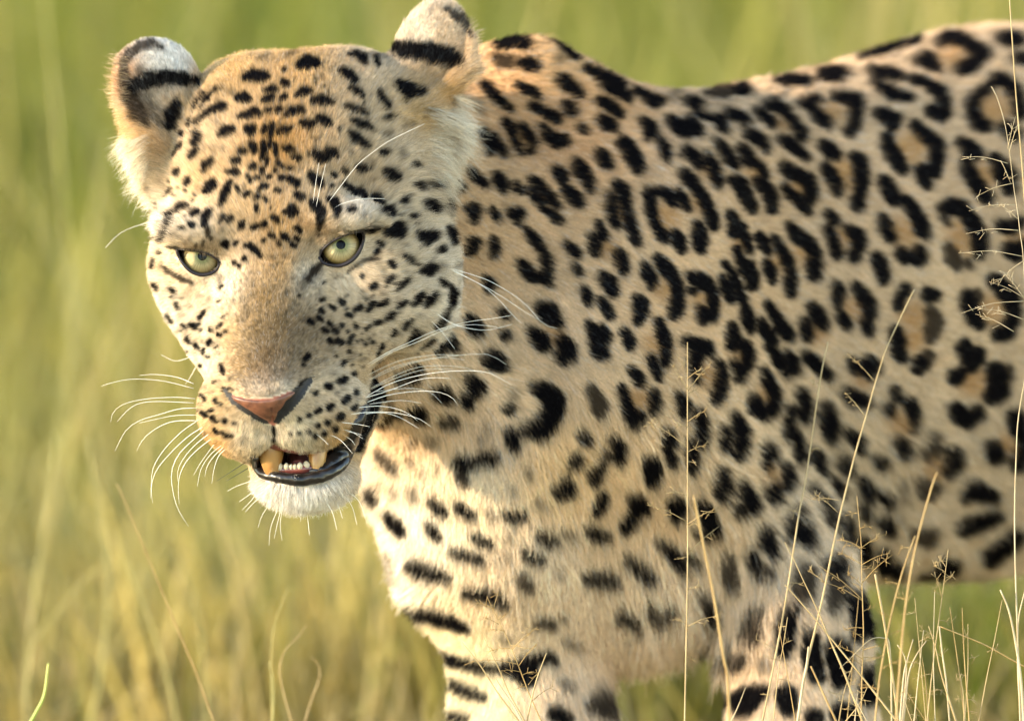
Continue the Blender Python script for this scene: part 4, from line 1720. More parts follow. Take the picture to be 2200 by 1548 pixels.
_TR = rng.normal(0, 1, (65536, 3))
FUR = bpy.data.materials.new('fur')
FUR.use_nodes = True
_n = FUR.node_tree.nodes; _l = FUR.node_tree.links
_n.clear()
_out = _n.new('ShaderNodeOutputMaterial')
_fa = _n.new('ShaderNodeAttribute'); _fa.attribute_name = 'coat'
_d = _n.new('ShaderNodeBsdfDiffuse')
_t2 = _n.new('ShaderNodeBsdfTranslucent')
_mx = _n.new('ShaderNodeMixShader'); _mx.inputs[0].default_value = 0.16
_gl = _n.new('ShaderNodeBsdfHair'); _gl.component = 'Reflection'
_gl.inputs['RoughnessU'].default_value = 0.35
_gl.inputs['RoughnessV'].default_value = 0.8
_gl.inputs['Color'].default_value = (0.8, 0.8, 0.8, 1)
_mx2 = _n.new('ShaderNodeMixShader'); _mx2.inputs[0].default_value = 0.08
_l.new(_fa.outputs['Color'], _gl.inputs['Color']); _l.new(_fa.outputs['Color'], _d.inputs[0]); _l.new(_fa.outputs['Color'], _t2.inputs[0])
_l.new(_d.outputs[0], _mx.inputs[1]); _l.new(_t2.outputs[0], _mx.inputs[2])
_l.new(_mx.outputs[0], _mx2.inputs[1]); _l.new(_gl.outputs[0], _mx2.inputs[2])
_l.new(_mx2.outputs[0], _out.inputs[0])

_fh = is_head[LQ[:, 0]]; _fb = bare[LQ].any(1); _fv = vis[LQ].any(1)
_c = PROJ(LV[LQ].mean(1))
_inv = (_c[:, 0] > -60) & (_c[:, 0] < 2320) & (_c[:, 1] < 1640)
# share of hairs: much denser where the coat faces the viewpoint's side
_fw = np.where(_fv & _inv, 1.0, np.where(LN[LQ[:, 0]][:, 2] < 0.35, 0.5, 0.16)) * np.where(_inv, 1.0, 0.25)
_cm = _c
_short = np.where(_fh & (_cm[:, 1] > 480) & (_cm[:, 0] > 440) & (_cm[:, 0] < 720), 2.2, 1.0)    # short, dense hair of the face
_hi = np.nonzero(_fh & ~_fb)[0]; _bi = np.nonzero(~_fh & ~_fb)[0]
make_fur('head_fur', (_hi, (_fw * _short)[_hi]), 360000, 0.17, body)
make_fur('body_fur', (_bi, _fw[_bi]), 520000, 0.38, body)
def tuft(name, box, count, width, **ov):
    m = _fv & ~_fb & (_c[:, 0] > box[0]) & (_c[:, 0] < box[2]) & (_c[:, 1] > box[1]) & (_c[:, 1] < box[3]) & (_fh if ov.get('head', True) else ~_fh)
    ii = np.nonzero(m)[0]
    make_fur(name, (ii, np.ones(len(ii))), count, width, body, 5, 0.2, ov)
tuft('ear_tuft', (905, 225, 1010, 380), 1500, 0.17, L=104, lift=26, flow=(0.85, 0.6), col=(.62, .57, .47))
tuft('ear_tuft', (965, 200, 1015, 300), 450, 0.15, L=95, lift=30, flow=(0.92, 0.35), col=(.66, .60, .49))
tuft('ear_tuft', (240, 285, 330, 470), 1500, 0.17, L=66, lift=42, flow=(-0.8, 0.5), col=(.82, .75, .60))
tuft('ear_tuft', (240, 120, 285, 300), 450, 0.13, L=34, lift=55, flow=(-0.9, -0.15), col=(.66, .50, .30))
tuft('ear_tuft', (1000, 40, 1040, 210), 350, 0.13, L=30, lift=55, flow=(0.9, -0.3), col=(.58, .43, .27))
tuft('eyelash', (382, 526, 468, 556), 260, 0.16, L=15, lift=25, flow=(0.15, 0.9), col=(.05, .03, .015))
tuft('eyelash', (690, 492, 782, 540), 260, 0.16, L=15, lift=25, flow=(-0.25, 0.9), col=(.07, .042, .02))
# ------------------------------------------------------------------ the leopard: eyes, nose, mouth, whiskers
def local(V):
    return np.asarray(V) - LEO

lid_mat = pmat('eyelid_skin', (0.013, 0.010, 0.014), 0.5, Specular_IOR_Level=0.3)
lip_mat = noise_color(pmat('lip_skin', (0.012, 0.010, 0.010), 0.30, Specular_IOR_Level=0.45), (0.004, 0.0035, 0.0035), (0.014, 0.010, 0.009), 160)
sclera_mat = pmat('sclera', (0.030, 0.022, 0.016), 0.2)
pupil_mat = pmat('pupil', (0.002, 0.002, 0.003), 0.5, Specular_IOR_Level=0.0)
nose_mat = noise_color(pmat('nose_skin', (0.36, 0.12, 0.07), 0.42, Subsurface_Weight=0.15, Subsurface_Radius=(0.004, 0.0015, 0.001)), (0.085, 0.032, 0.019), (0.165, 0.064, 0.036), 260, 6)
tooth_mat = noise_color(pmat('tooth_enamel', (0.7, 0.55, 0.3), 0.28, Subsurface_Weight=0.2, Subsurface_Radius=(0.003, 0.002, 0.001)), (0.22, 0.095, 0.022), (0.34, 0.19, 0.065), 70, 2)
incisor_mat = pmat('incisor_enamel', (0.50, 0.41, 0.28), 0.3, Subsurface_Weight=0.2, Subsurface_Radius=(0.003, 0.002, 0.001))
gum_mat = noise_color(pmat('gum', (0.14, 0.03, 0.025), 0.3, Coat_Weight=0.4), (0.10, 0.02, 0.018), (0.20, 0.05, 0.035), 120)
tongue_mat = noise_color(pmat('tongue', (0.20, 0.06, 0.055), 0.45), (0.15, 0.04, 0.035), (0.24, 0.08, 0.07), 200)

iris_mat = pmat('iris', (0.4, 0.36, 0.15), 0.5, Specular_IOR_Level=0.1)
_nt = iris_mat.node_tree; _N = _nt.nodes.new; _K = _nt.links.new
_tc = _N('ShaderNodeTexCoord'); _sx = _N('ShaderNodeSeparateXYZ'); _K(_tc.outputs['Object'], _sx.inputs[0])
_at2 = _N('ShaderNodeMath'); _at2.operation = 'ARCTAN2'; _K(_sx.outputs[1], _at2.inputs[0]); _K(_sx.outputs[0], _at2.inputs[1])
_hy = _N('ShaderNodeVectorMath'); _hy.operation = 'LENGTH'
_cx = _N('ShaderNodeCombineXYZ'); _K(_sx.outputs[0], _cx.inputs[0]); _K(_sx.outputs[1], _cx.inputs[1]); _K(_cx.outputs[0], _hy.inputs[0])
_ra = _N('ShaderNodeMath'); _ra.operation = 'DIVIDE'; _K(_hy.outputs['Value'], _ra.inputs[0]); _ra.inputs[1].default_value = EYE_RAD * MM
_cr = _N('ShaderNodeValToRGB'); _K(_ra.outputs[0], _cr.inputs[0])
_e = _cr.color_ramp.elements
_e[0].position = 0.15; _e[0].color = (0.20, 0.20, 0.085, 1)
_e[1].position = 0.745; _e[1].color = (0.035, 0.028, 0.016, 1)
for pos, c in ((0.25, (0.20, 0.20, 0.10)), (0.40, (0.40, 0.335, 0.19)), (0.58, (0.37, 0.275, 0.14)), (0.68, (0.16, 0.115, 0.04))):
    x = _e.new(pos); x.color = (*c, 1)
_cb = _N('ShaderNodeCombineXYZ')
_mu = _N('ShaderNodeMath'); _mu.operation = 'MULTIPLY'; _K(_at2.outputs[0], _mu.inputs[0]); _mu.inputs[1].default_value = 9.0
_K(_mu.outputs[0], _cb.inputs[0]); _K(_ra.outputs[0], _cb.inputs[1])
_nz = _N('ShaderNodeTexNoise'); _nz.inputs['Scale'].default_value = 1.6; _nz.inputs['Detail'].default_value = 5; _K(_cb.outputs[0], _nz.inputs['Vector'])
_mp = _N('ShaderNodeMapRange'); _K(_nz.outputs['Fac'], _mp.inputs[0]); _mp.inputs[1].default_value = 0.3; _mp.inputs[2].default_value = 0.7; _mp.inputs[3].default_value = 0.6; _mp.inputs[4].default_value = 1.4
_ml = _N('ShaderNodeMixRGB'); _ml.blend_type = 'MULTIPLY'; _ml.inputs[0].default_value = 1
_K(_cr.outputs[0], _ml.inputs[1]); _K(_mp.outputs[0], _ml.inputs[2]); _K(_ml.outputs[0], _nt.nodes['Principled BSDF'].inputs['Base Color'])

cornea_mat = bpy.data.materials.new('cornea'); cornea_mat.use_nodes = True
_nt = cornea_mat.node_tree; _nt.nodes.clear()
_o = _nt.nodes.new('ShaderNodeOutputMaterial'); _mx = _nt.nodes.new('ShaderNodeMixShader'); _tr = _nt.nodes.new('ShaderNodeBsdfTransparent')
_gs = _nt.nodes.new('ShaderNodeBsdfGlossy'); _gs.inputs['Roughness'].default_value = 0.02
_fr2 = _nt.nodes.new('ShaderNodeFresnel'); _fr2.inputs['IOR'].default_value = 1.26
_nt.links.new(_fr2.outputs[0], _mx.inputs[0]); _nt.links.new(_tr.outputs[0], _mx.inputs[1]); _nt.links.new(_gs.outputs[0], _mx.inputs[2]); _nt.links.new(_mx.outputs[0], _o.inputs[0])

def cap(r, a0, a1, nr=10, nseg=40, bulge=None):
    """a zone of a sphere round +Z between the polar angles a0 and a1"""
    V, Fc = [], []
    rings = np.linspace(math.radians(a0), math.radians(a1), nr)
    for t in rings:
        rr = r if bulge is None else r * (1 + bulge * max(0.0, math.cos(math.pi / 2 * min(1.0, t / math.radians(bulge_to)))))
        for k in range(nseg):
            p = 2 * math.pi * k / nseg
            V.append((rr * math.sin(t) * math.cos(p), rr * math.sin(t) * math.sin(p), rr * math.cos(t)))
    for i in range(nr - 1):
        for k in range(nseg):
            k2 = (k + 1) % nseg
            Fc.append((i * nseg + k, (i + 1) * nseg + k, (i + 1) * nseg + k2, i * nseg + k2))
    return V, Fc
bulge_to = 58

def make_eye(c, pup, ir, lower, upper):
    gz = np.array([pup[0] - (1100 + c[0] / (1 + c[2] / D)), pup[1] - (774 + c[1] / (1 + c[2] / D)), 0.0])
    gz[2] = -math.sqrt(EYE_RAD ** 2 - gz[0] ** 2 - gz[1] ** 2)
    q = Vector(DIRW(gz)).to_track_quat('Z', 'Y')
    R = EYE_RAD * MM
    V, Fc = cap(R * 0.985, 0.5, 179.5, 30)
    eye = mesh_obj('eye', V, Fc, sclera_mat, leo)
    eye.location = local(W3(c)); eye.rotation_mode = 'QUATERNION'; eye.rotation_quaternion = q
    V, Fc = cap(R * 0.99, 10.0, ir, 16)
    mesh_obj('iris', V, Fc, iris_mat, eye)
    V, Fc = cap(R * 0.995, 0.3, 10.6, 5)
    mesh_obj('pupil', V, Fc, pupil_mat, eye)
    V, Fc = cap(R * 1.0, 0.3, 75, 24, 48, 0.07)
    mesh_obj('cornea', V, Fc, cornea_mat, eye)
    ce = np.array([1100 + c[0], 774 + c[1]])
    for nm, pl, r, out in (('eyelid', lower, 4.4, 3.0), ('eyelid', upper, 2.6, 1.0)):
        pts = []
        for a in pl:
            a = np.array(a, float); dv = a - ce; dv /= np.linalg.norm(dv)
            pts.append(surf(*(a + dv * out), lift=1.0))
        pts = resample(np.array(pts), 26)
        rr = r * np.sin(np.linspace(0.25, math.pi - 0.25, 26)) ** 0.5
        V, Fc = tube_geo(W3(pts), rr * MM, 8)
        mesh_obj(nm, local(V), Fc, lid_mat, leo)

make_eye(EYE_L, (436, 550), 45, [(383, 537), (388, 552), (398, 567), (412, 580), (430, 587), (450, 585), (463, 577), (469, 566)], [(381, 535), (400, 537), (425, 540), (448, 547), (466, 558), (469, 566)])
make_eye(EYE_R, (733, 526), 48, [(777, 500), (779, 512), (771, 536), (755, 556), (733, 567), (710, 567), (696, 562), (688, 552)], [(688, 551), (693, 538), (705, 526), (722, 515), (748, 504), (777, 498)])

# nose: a pad that sits on the muzzle, with its nostrils cut in
def nose_sdf(p):
    q = PROJ(p)
    d = smax(unc(p) - 5, sd_poly(q[:, 0], q[:, 1], NOSE[:15] + NOSE[15:]) + 1, 7)
    d = smax(d, -(unc(p) + 14), 4)
    for ch in NOSTRILS + [PHIL]:
        for a, b, ra, rb in ch:
            d = smax(d, -sd_rc(p, a, b, ra, rb), 4)
    return d
PHIL = chain([(584, 912, 3.5), (586, 895, 3), (584, 876, 2)])
_s = [surf(x, y)[2] for x, y in NOSE]
NV, NQ = surface_nets(nose_sdf, np.arange(470, 690, 2.0) - 1100, np.arange(800, 925, 2.0) - 774, np.arange(min(_s) - 40, max(_s) + 30, 2.0))
if len(NV):
    nose = quad_mesh('nose', local(W3(NV)), NQ, nose_mat, leo)
    nst = pmat('nostril_skin', (0.008, 0.006, 0.007), 0.35)
    nose.data.materials.append(nst)
    cen = NV[NQ].mean(1).astype(np.float32)
    dn = np.full(len(cen), 99.0)
    for ch in NOSTRILS:
        for a, b, ra, rb in ch:
            dn = np.minimum(dn, sd_rc(cen, a, b, ra, rb))
    nose.data.polygons.foreach_set('material_index', (dn < 2.5).astype(np.int32))

# lower lip, gums, tongue, teeth
def tube_part(name, pxw, radii, mat, sides=10, n=40, parent=None, rough=0.0):
    pts = resample(np.array(pxw, float), n)
    rr = np.interp(np.linspace(0, 1, n), np.linspace(0, 1, len(radii)), radii)
    V, Fc = tube_geo(W3(pts), rr * MM, sides)
    V = np.array(V)
    if rough:
        c = np.repeat(W3(pts), sides, 0)
        u = V / MM
        V = c + (V - c) * (1 + rough * vnoise(u, 9.0, 4) + 0.6 * rough * vnoise(u, 4.0, 8))[:, None]
    return mesh_obj(name, local(V), Fc, mat, parent or leo)

tube_part('lip', [surf(x, y, 3) for x, y in LIP], [7, 9, 11, 12, 13, 13.5, 13, 12, 11, 10.5, 10, 10, 7], lip_mat, 20, 110, rough=0.12)
tube_part('lip', [surf(560, 996, -26), surf(600, 1016, -30), surf(690, 1012, -28), surf(720, 990, -16), surf(742, 956, -14), surf(762, 914, -12), surf(780, 872, -8)], [8, 9, 13, 22, 22, 18, 12], lip_mat, 20, 90, rough=0.22)
tube_part('lip', [surf(714, 976, -40), surf(734, 945, -36), surf(756, 912, -30)], [16, 20, 16], lip_mat, 20, 40, rough=0.25)
tube_part('gum', [P(560, 1012, -12), P(600, 1010, -42), P(632, 1009, -46), P(664, 1006, -40), P(700, 1004, -4)], [13, 11, 11, 11, 13], gum_mat)
tube_part('gum', [P(560, 958, -20), P(596, 950, -66), P(640, 958, -66), P(690, 956, -20)], [14, 18, 18, 14], gum_mat)
tube_part('tongue', [P(640, 1004, -20), P(645, 998, 20), P(650, 985, 70), P(660, 965, 120)], [16, 30, 36, 36], tongue_mat, 14)

def tooth(name, a, b, prof, mat, squash=0.8, bend=(0, 0, 0)):
    a, b, bend = np.array(a, float), np.array(b, float), np.array(bend, float)
    n = len(prof)
    t = np.linspace(0, 1, n)[:, None]
    pts = a * (1 - t) + b * t + bend * np.sin(np.pi * t)
    V, Fc = tube_geo(W3(pts), np.array(prof) * MM, 14)
    return mesh_obj(name, local(V), Fc, mat, leo)

tooth('canine', P(579, 930, -34), P(585, 1030, -50), [32, 32, 31.5, 30, 27, 23, 19, 15, 11], tooth_mat)
tooth('canine', P(684, 930, -26), P(681, 1022, -40), [18, 20, 20.5, 20.5, 20, 19, 17.5, 15, 10], tooth_mat)
for x, y, r, w in ((601, 1001, 8.4, -52), (615, 999.5, 6.8, -56), (625.5, 1000.5, 5, -57), (633.5, 1000, 5, -57), (644, 998.5, 7, -56), (658, 997, 8.6, -50)):
    tooth('incisor', P(x, y + 9, w + 6), P(x, y - r * 0.85, w), [r * 0.75, r * 0.95, r, r * 0.97, r * 0.85, r * 0.6, r * 0.15], incisor_mat)

wh_white = pmat('whisker_white', (0.85, 0.82, 0.76), 0.35, Transmission_Weight=0.0)
wh_dark = pmat('whisker_dark', (0.02, 0.016, 0.014), 0.4)
WHISK = """416,824 380,810 334,804 300,806|416,834 350,818 284,814 240,822 218,829|419,856 378,853 320,856 270,866 244,884 238,906|416,865 340,862 300,866 275,880 252,905
424,876 385,878 339,891 300,903 270,925 247,968|424,891 378,892 340,899 300,908|427,903 378,904 346,914 315,935 300,955 294,968|429,900 390,927 352,966 329,1005 325,1040 324,1070
440,914 403,938 365,974 336,1010 325,1046 328,1080|442,920 411,948 385,974 372,1000 368,1026 374,1067 385,1098 405,1130|455,927 424,951 398,979 383,1007 382,1033|460,938 429,961 403,987 388,1015 383,1044 385,1082
465,948 445,974 429,997 416,1020|481,952 452,976 432,1007 424,1044|486,955 460,979 445,1002 440,1023|491,958 470,979 460,1007 455,1038|421,788 408,811 398,825|414,765 378,775 346,762
781,788 832,757 880,735 936,710 1000,692 1060,684 1099,677|785,790 840,757 900,733 960,706 1010,697 1068,702|790,805 858,775 936,762 988,763|787,819 845,788 923,770 975,764 1040,760 1065,768 1088,783
791,818 858,788 923,772 962,768 998,773|790,837 845,808 897,789 949,785 1000,790 1040,803|791,838 845,814 910,794 975,793|786,852 845,821 923,802 1000,796 1052,801 1099,827|781,855 832,840 897,816 936,811 969,813
800,842 845,836 884,834 923,842 949,865|785,865 832,849 884,841 936,841 969,852 984,870|790,868 858,860 905,865|764,876 807,872 845,876 879,889 897,904|741,891 794,885 845,886 897,898 927,917|770,890 820,886 858,896 900,920
717,905 768,911 794,916|727,921 755,927 780,942|737,925 765,930 778,935|698,930 729,943 758,974|741,936 755,945 763,956|672,927 690,940 706,955
964,575 1014,590 1057,606 1122,647 1166,694 1197,705|964,576 1032,611 1070,642 1101,676 1120,694|964,577 1037,613 1083,640 1125,668 1156,686|931,668 975,696 1039,709 1099,697|920,683 949,712 977,749
672,443 677,402 685,350|678,450 688,402 700,352|703,438 732,400 768,354 800,328 832,305 870,286 912,266|706,456 734,438 781,427 827,427|678,495 685,477 716,471 755,474 778,487|696,474 724,477 752,492|322,476 263,498 226,532
553,1049 514,1077|556,1052 520,1095|563,1064 527,1099|582,1078 564,1105 554,1133|600,1086 582,1131 578,1171|605,1088 596,1124 589,1156|607,1090 602,1127 606,1160|658,1088 665,1149|691,1065 713,1098 724,1138|713,1065 727,1087 736,1113|735,1058 756,1087 767,1127|741,1051 771,1076 789,1124|545,1031 510,1043 489,1054"""
for k, line in enumerate(WHISK.replace('\n', '|').split('|')):
    a = np.array([[float(v) for v in t.split(',')] for t in line.split()])
    p0 = surf(*a[0], lift=-6)
    w = p0[2] + np.linspace(0, 1, len(a)) * (30 if a[-1, 0] < a[0, 0] else -10)
    if len(a) == 2:
        a = np.vstack([a[0], a.mean(0) + rng.normal(0, 2.0, 2), a[1]]); w = np.array([w[0], w.mean(), w[-1]])
    pts = resample(np.array([P(x, y, z) for (x, y), z in zip(a, w)]), 14)
    th = rng.uniform(0.5, 0.8) if 640 < a[0, 1] < 1000 else (0.42 if a[0, 1] < 500 else 0.55)
    V, Fc = tube_geo(W3(pts), np.linspace(th, 0.25, 14) * MM, 5)
    mesh_obj('whisker', local(V), Fc, wh_white, leo)
for a in (((533, 989), (465, 1033)), ((533, 1005), (486, 1033))):
    p = [surf(*a[0], lift=-6)]; p.append(P(*a[1], p[0][2]))
    V, Fc = tube_geo(W3(resample(np.array(p), 6)), np.linspace(1.0, 0.3, 6) * MM, 5)
    mesh_obj('whisker', local(V), Fc, wh_dark, leo)['label'] = 'dark whisker'
# ------------------------------------------------------------------ ground and grass
ZG = float(W3(P(1720, 2372, 560))[2])
def quick_mat_attr(name, rough=0.7, trans=0.35):
    m = bpy.data.materials.new(name); m.use_nodes = True
    nt = m.node_tree; nt.nodes.clear()
    o = nt.nodes.new('ShaderNodeOutputMaterial'); a = nt.nodes.new('ShaderNodeAttribute'); a.attribute_name = 'tint'
    d = nt.nodes.new('ShaderNodeBsdfPrincipled'); d.inputs['Roughness'].default_value = rough
    t = nt.nodes.new('ShaderNodeBsdfTranslucent'); mx = nt.nodes.new('ShaderNodeMixShader'); mx.inputs[0].default_value = trans
    nt.links.new(a.outputs['Color'], d.inputs['Base Color']); nt.links.new(a.outputs['Color'], t.inputs[0])
    nt.links.new(d.outputs[0], mx.inputs[1]); nt.links.new(t.outputs[0], mx.inputs[2]); nt.links.new(mx.outputs[0], o.inputs[0])
    return m

gm = noise_color(pmat('earth_and_turf', (0.12, 0.11, 0.05), 0.95), (0.15, 0.145, 0.04), (0.30, 0.235, 0.11), 1.3, 8, 0.5)
S = 900.0
ground = mesh_obj('ground', [(-S, -60, ZG), (S, -60, ZG), (S, S, ZG), (-S, S, ZG)], [(0, 1, 2, 3)], gm, None, False)
ground['kind'] = 'structure'

def blades(name, xy, height, width, tint, lean, curl, rows=4):
    n = len(xy)
    az = rng.random(n) * 2 * math.pi
    s = np.linspace(0, 1, rows)
    dx, dy = np.cos(az), np.sin(az)
    side = np.stack([-dy, dx, np.zeros(n)], 1)
    bend = lean[:, None] * s[None] + curl[:, None] * s[None] ** 2.4
    V = np.zeros((n, rows, 2, 3), np.float32)
    for k in range(rows):
        c = np.stack([xy[:, 0] + dx * bend[:, k] * height, xy[:, 1] + dy * bend[:, k] * height, ZG + height * s[k] * (1 - 0.35 * np.clip(bend[:, k], 0, 1) ** 2)], 1)
        w = width * (1 - s[k] ** 1.5) * 0.5 + 0.0003
        V[:, k, 0] = c + side * w[:, None]; V[:, k, 1] = c - side * w[:, None]
    base = (np.arange(n) * rows * 2)[:, None]
    Q = np.concatenate([base + np.array([[2 * k, 2 * k + 1, 2 * k + 3, 2 * k + 2]]) for k in range(rows - 1)], 0)
    o = quad_mesh(name, V.reshape(-1, 3), Q, GRASS)
    ca = o.data.color_attributes.new('tint', 'FLOAT_COLOR', 'POINT')
    c = np.ones((n, rows, 2, 4), np.float32)
    c[..., :3] = tint[:, None, None, :]
    ca.data.foreach_set('color', c.ravel())
    return o

GRASS = quick_mat_attr('grass_blade')
def scatter(n, x0, x1, y0, y1):
    return np.stack([rng.uniform(x0, x1, n), rng.uniform(y0, y1, n)], 1)
def patch(xy, sc, off):
    return vnoise(np.concatenate([xy, np.zeros((len(xy), 1))], 1) + 50, sc, off)

# green growth behind the leopard, tall enough to fill the view
xy = np.concatenate([scatter(16000, -2.2, 0.5, 1.1, 2.6), scatter(9000, 0.5, 2.6, 1.7, 2.6), scatter(26000, -2.4, 2.6, 2.2, 5.0), scatter(52000, -3.4, 3.6, 5.0, 11.0), scatter(20000, -6, 6, 10.0, 26.0)])
pt = patch(xy, 0.55, 3)
keep = rng.random(len(xy)) < 0.8 + 0.2 * pt
xy, pt = xy[keep], pt[keep]
n = len(xy)
near = np.clip((2.8 - xy[:, 1]) / 1.2, 0, 1)
mix = np.clip(0.54 + 0.9 * patch(xy, 0.7, 11) + 0.25 * near + rng.normal(0, 0.25, n), 0, 1)[:, None]
tint = (np.array([.15, .19, .017]) * (1 - mix) + (np.array([.35, .295, .052]) + np.array([.05, .01, .04]) * near[:, None]) * mix) * np.clip(rng.normal(1, .2, n), .5, 1.5)[:, None]
far = np.clip((xy[:, 1] - 1.5) / 4, 0, 1)
h = (0.22 + 0.32 * far + 0.12 * pt) * rng.uniform(0.6, 1.25, n)
grass = blades('grass', xy, h, rng.uniform(0.004, 0.009, n), tint.astype(np.float32), rng.uniform(0.0, 0.35, n), rng.uniform(0.0, 0.7, n))
grass['kind'] = 'stuff'
# dry stems among it
xy = np.concatenate([scatter(170, -1.3, 0.1, 1.0, 2.0), scatter(520, 0.25, 1.4, 1.5, 2.6), scatter(500, -2.4, 2.6, 2.8, 5.0), scatter(1600, -3.4, 3.6, 5.0, 11.0)])
n = len(xy)
tint = np.array([.40, .31, .12]) * np.clip(rng.normal(1, .18, n), .5, 1.4)[:, None]
dry = blades('dry_grass', xy, rng.uniform(0.30, 0.85, n) * np.where(xy[:, 1] < 2.4, 0.62, 1.0), np.where(xy[:, 1] < 2.4, 0.6, 1.0) * rng.uniform(0.003, 0.006, n), tint.astype(np.float32), rng.uniform(0.0, 0.28, n), rng.uniform(0.0, 0.35, n), 6)
dry['kind'] = 'stuff'
# short turf round the leopard's feet, below the frame
xy = scatter(11000, -1.8, 2.2, -2.6, 1.9)
n = len(xy)
mix = rng.random((n, 1))
mix = mix ** 0.5
tint = np.array([.26, .21, .075]) * (1 - mix) + np.array([.42, .31, .145]) * mix
turf = blades('short_grass', xy, rng.uniform(0.06, 0.20, n), rng.uniform(0.003, 0.007, n), tint.astype(np.float32), rng.uniform(0.0, 0.4, n), rng.uniform(0.0, 0.6, n))
turf['kind'] = 'stuff'

# ------------------------------------------------------------------ single stalks
straw = noise_color(pmat('straw', (0.55, 0.42, 0.2), 0.55), (0.27, 0.185, 0.075), (0.38, 0.275, 0.13), 60, 3)
ochre = noise_color(pmat('ochre_straw', (0.5, 0.32, 0.1), 0.55), (0.26, 0.155, 0.045), (0.36, 0.235, 0.085), 60, 3)
palest = noise_color(pmat('bleached_straw', (0.6, 0.5, 0.34), 0.5), (0.31, 0.235, 0.13), (0.44, 0.35, 0.22), 60, 3)
fresh = noise_color(pmat('green_stem', (0.3, 0.36, 0.06), 0.5), (0.24, 0.32, 0.05), (0.42, 0.42, 0.10), 40, 3)
faded = noise_color(pmat('faded_straw', (0.34, 0.30, 0.1), 0.6), (0.26, 0.24, 0.07), (0.38, 0.32, 0.12), 30, 3)
MATS = {'b': faded, 's': straw, 'o': ochre, 'p': palest, 'g': fresh}

def to_ground(pts):
    """carry a stalk from its lowest digitised point down to the ground"""
    a, b = np.array(pts[-2]), np.array(pts[-1])
    wa, wb = W3(a), W3(b)
    d = wb - wa; d /= np.linalg.norm(d)
    d = d * 0.5 + np.array([0, 0, -0.6]); d /= np.linalg.norm(d)
    L = (wb[2] - ZG) / -d[2]
    return [wb + d * L * t for t in (0.35, 0.7, 1.0)]

def stalk(label, pl, w, r0, r1, mat='s', twigs=0, tl=60, group=None, down=True, side=0, branch=(), droop=0.35):
    """pl: points from the tip to the foot (px, py); w: depth at tip and foot"""
    pl = np.array(pl, float)
    ws = np.linspace(w[0], w[1], len(pl))
    p3 = [P(x, y, z) for (x, y), z in zip(pl, ws)]
    n = max(8, 6 * len(pl))
    pts = W3(resample(np.array(p3), n))
    rad = np.linspace(r0, r1, n) * 0.7
    up_pts, up_n = pts, n
    if down:
        ext = np.array(to_ground(p3))
        pts = np.vstack([pts, ext]); rad = np.concatenate([rad, [r1] * 3])
    base = np.array([pts[-1][0], pts[-1][1], pts[-1][2]])
    root = bpy.data.objects.new('grass_stalk', None); link(root); root.location = base
    root.empty_display_size = 0.02
    tag(root, label, 'grass stalk', group)
    V, Fc = tube_geo(pts, rad * MM, 6)
    mesh_obj('stem', np.array(V) - base, Fc, MATS[mat], root)
    def twig_mesh(p0, p1, r, sub):
        q = resample(np.array([p0, (p0 + p1) / 2 + DIRW(np.array([0, abs(p1 - p0).max() / MM * -0.06, 0])) * MM, p1]), 7)
        V, Fc = tube_geo(q, np.linspace(r, r * 0.35, 7) * MM, 4)
        Vs, Fs = list(V), list(Fc)
        L = np.linalg.norm(p1 - p0)
        for k in range(sub):
            t = rng.uniform(0.35, 1.0); c = p0 * (1 - t) + p1 * t
            dv = (p1 - p0) / L
            e = dv * rng.uniform(0.1, 0.5) + rng.normal(0, 0.5, 3) + np.array([0, 0, 0.15]); e = e / np.linalg.norm(e) * rng.uniform(8, 22) * MM
            v, f = tube_geo(np.array([c, c + e * 0.5, c + e]), np.array([r * 0.6, r * 0.5, r * 0.5]) * MM, 4)
            o = len(Vs); Vs += v; Fs += [tuple(i + o for i in ff) for ff in f]
        return Vs, Fs
    for (x0, y0), (x1, y1) in branch:
        z = np.interp(y0, pl[:, 1], ws)
        V, Fc = twig_mesh(W3(P(x0, y0, z)), W3(P(x1, y1, z + rng.uniform(-25, 25))), 0.9, 7)
        mesh_obj('branch', np.array(V) - base, Fc, MATS[mat], root)
    for k in range(twigs):
        t = (k + 0.5) / twigs
        i = int((0.04 + 0.86 * t) * (up_n - 1))
        c = up_pts[i]
        sg = 1 if k % 2 else -1
        if side: sg = side
        l = tl * rng.uniform(0.55, 1.25) * (0.55 + 0.6 * t)
        dv = np.array([sg * 0.85, -rng.uniform(droop - 0.25, droop + 0.25), rng.uniform(-0.5, 0.5)]) * l
        if k % 3 == 0: dv[1] *= -0.4
        V, Fc = twig_mesh(c, c + DIRW(dv) * MM, 0.85, 4)
        mesh_obj('branch', np.array(V) - base, Fc, MATS[mat], root)
    return root

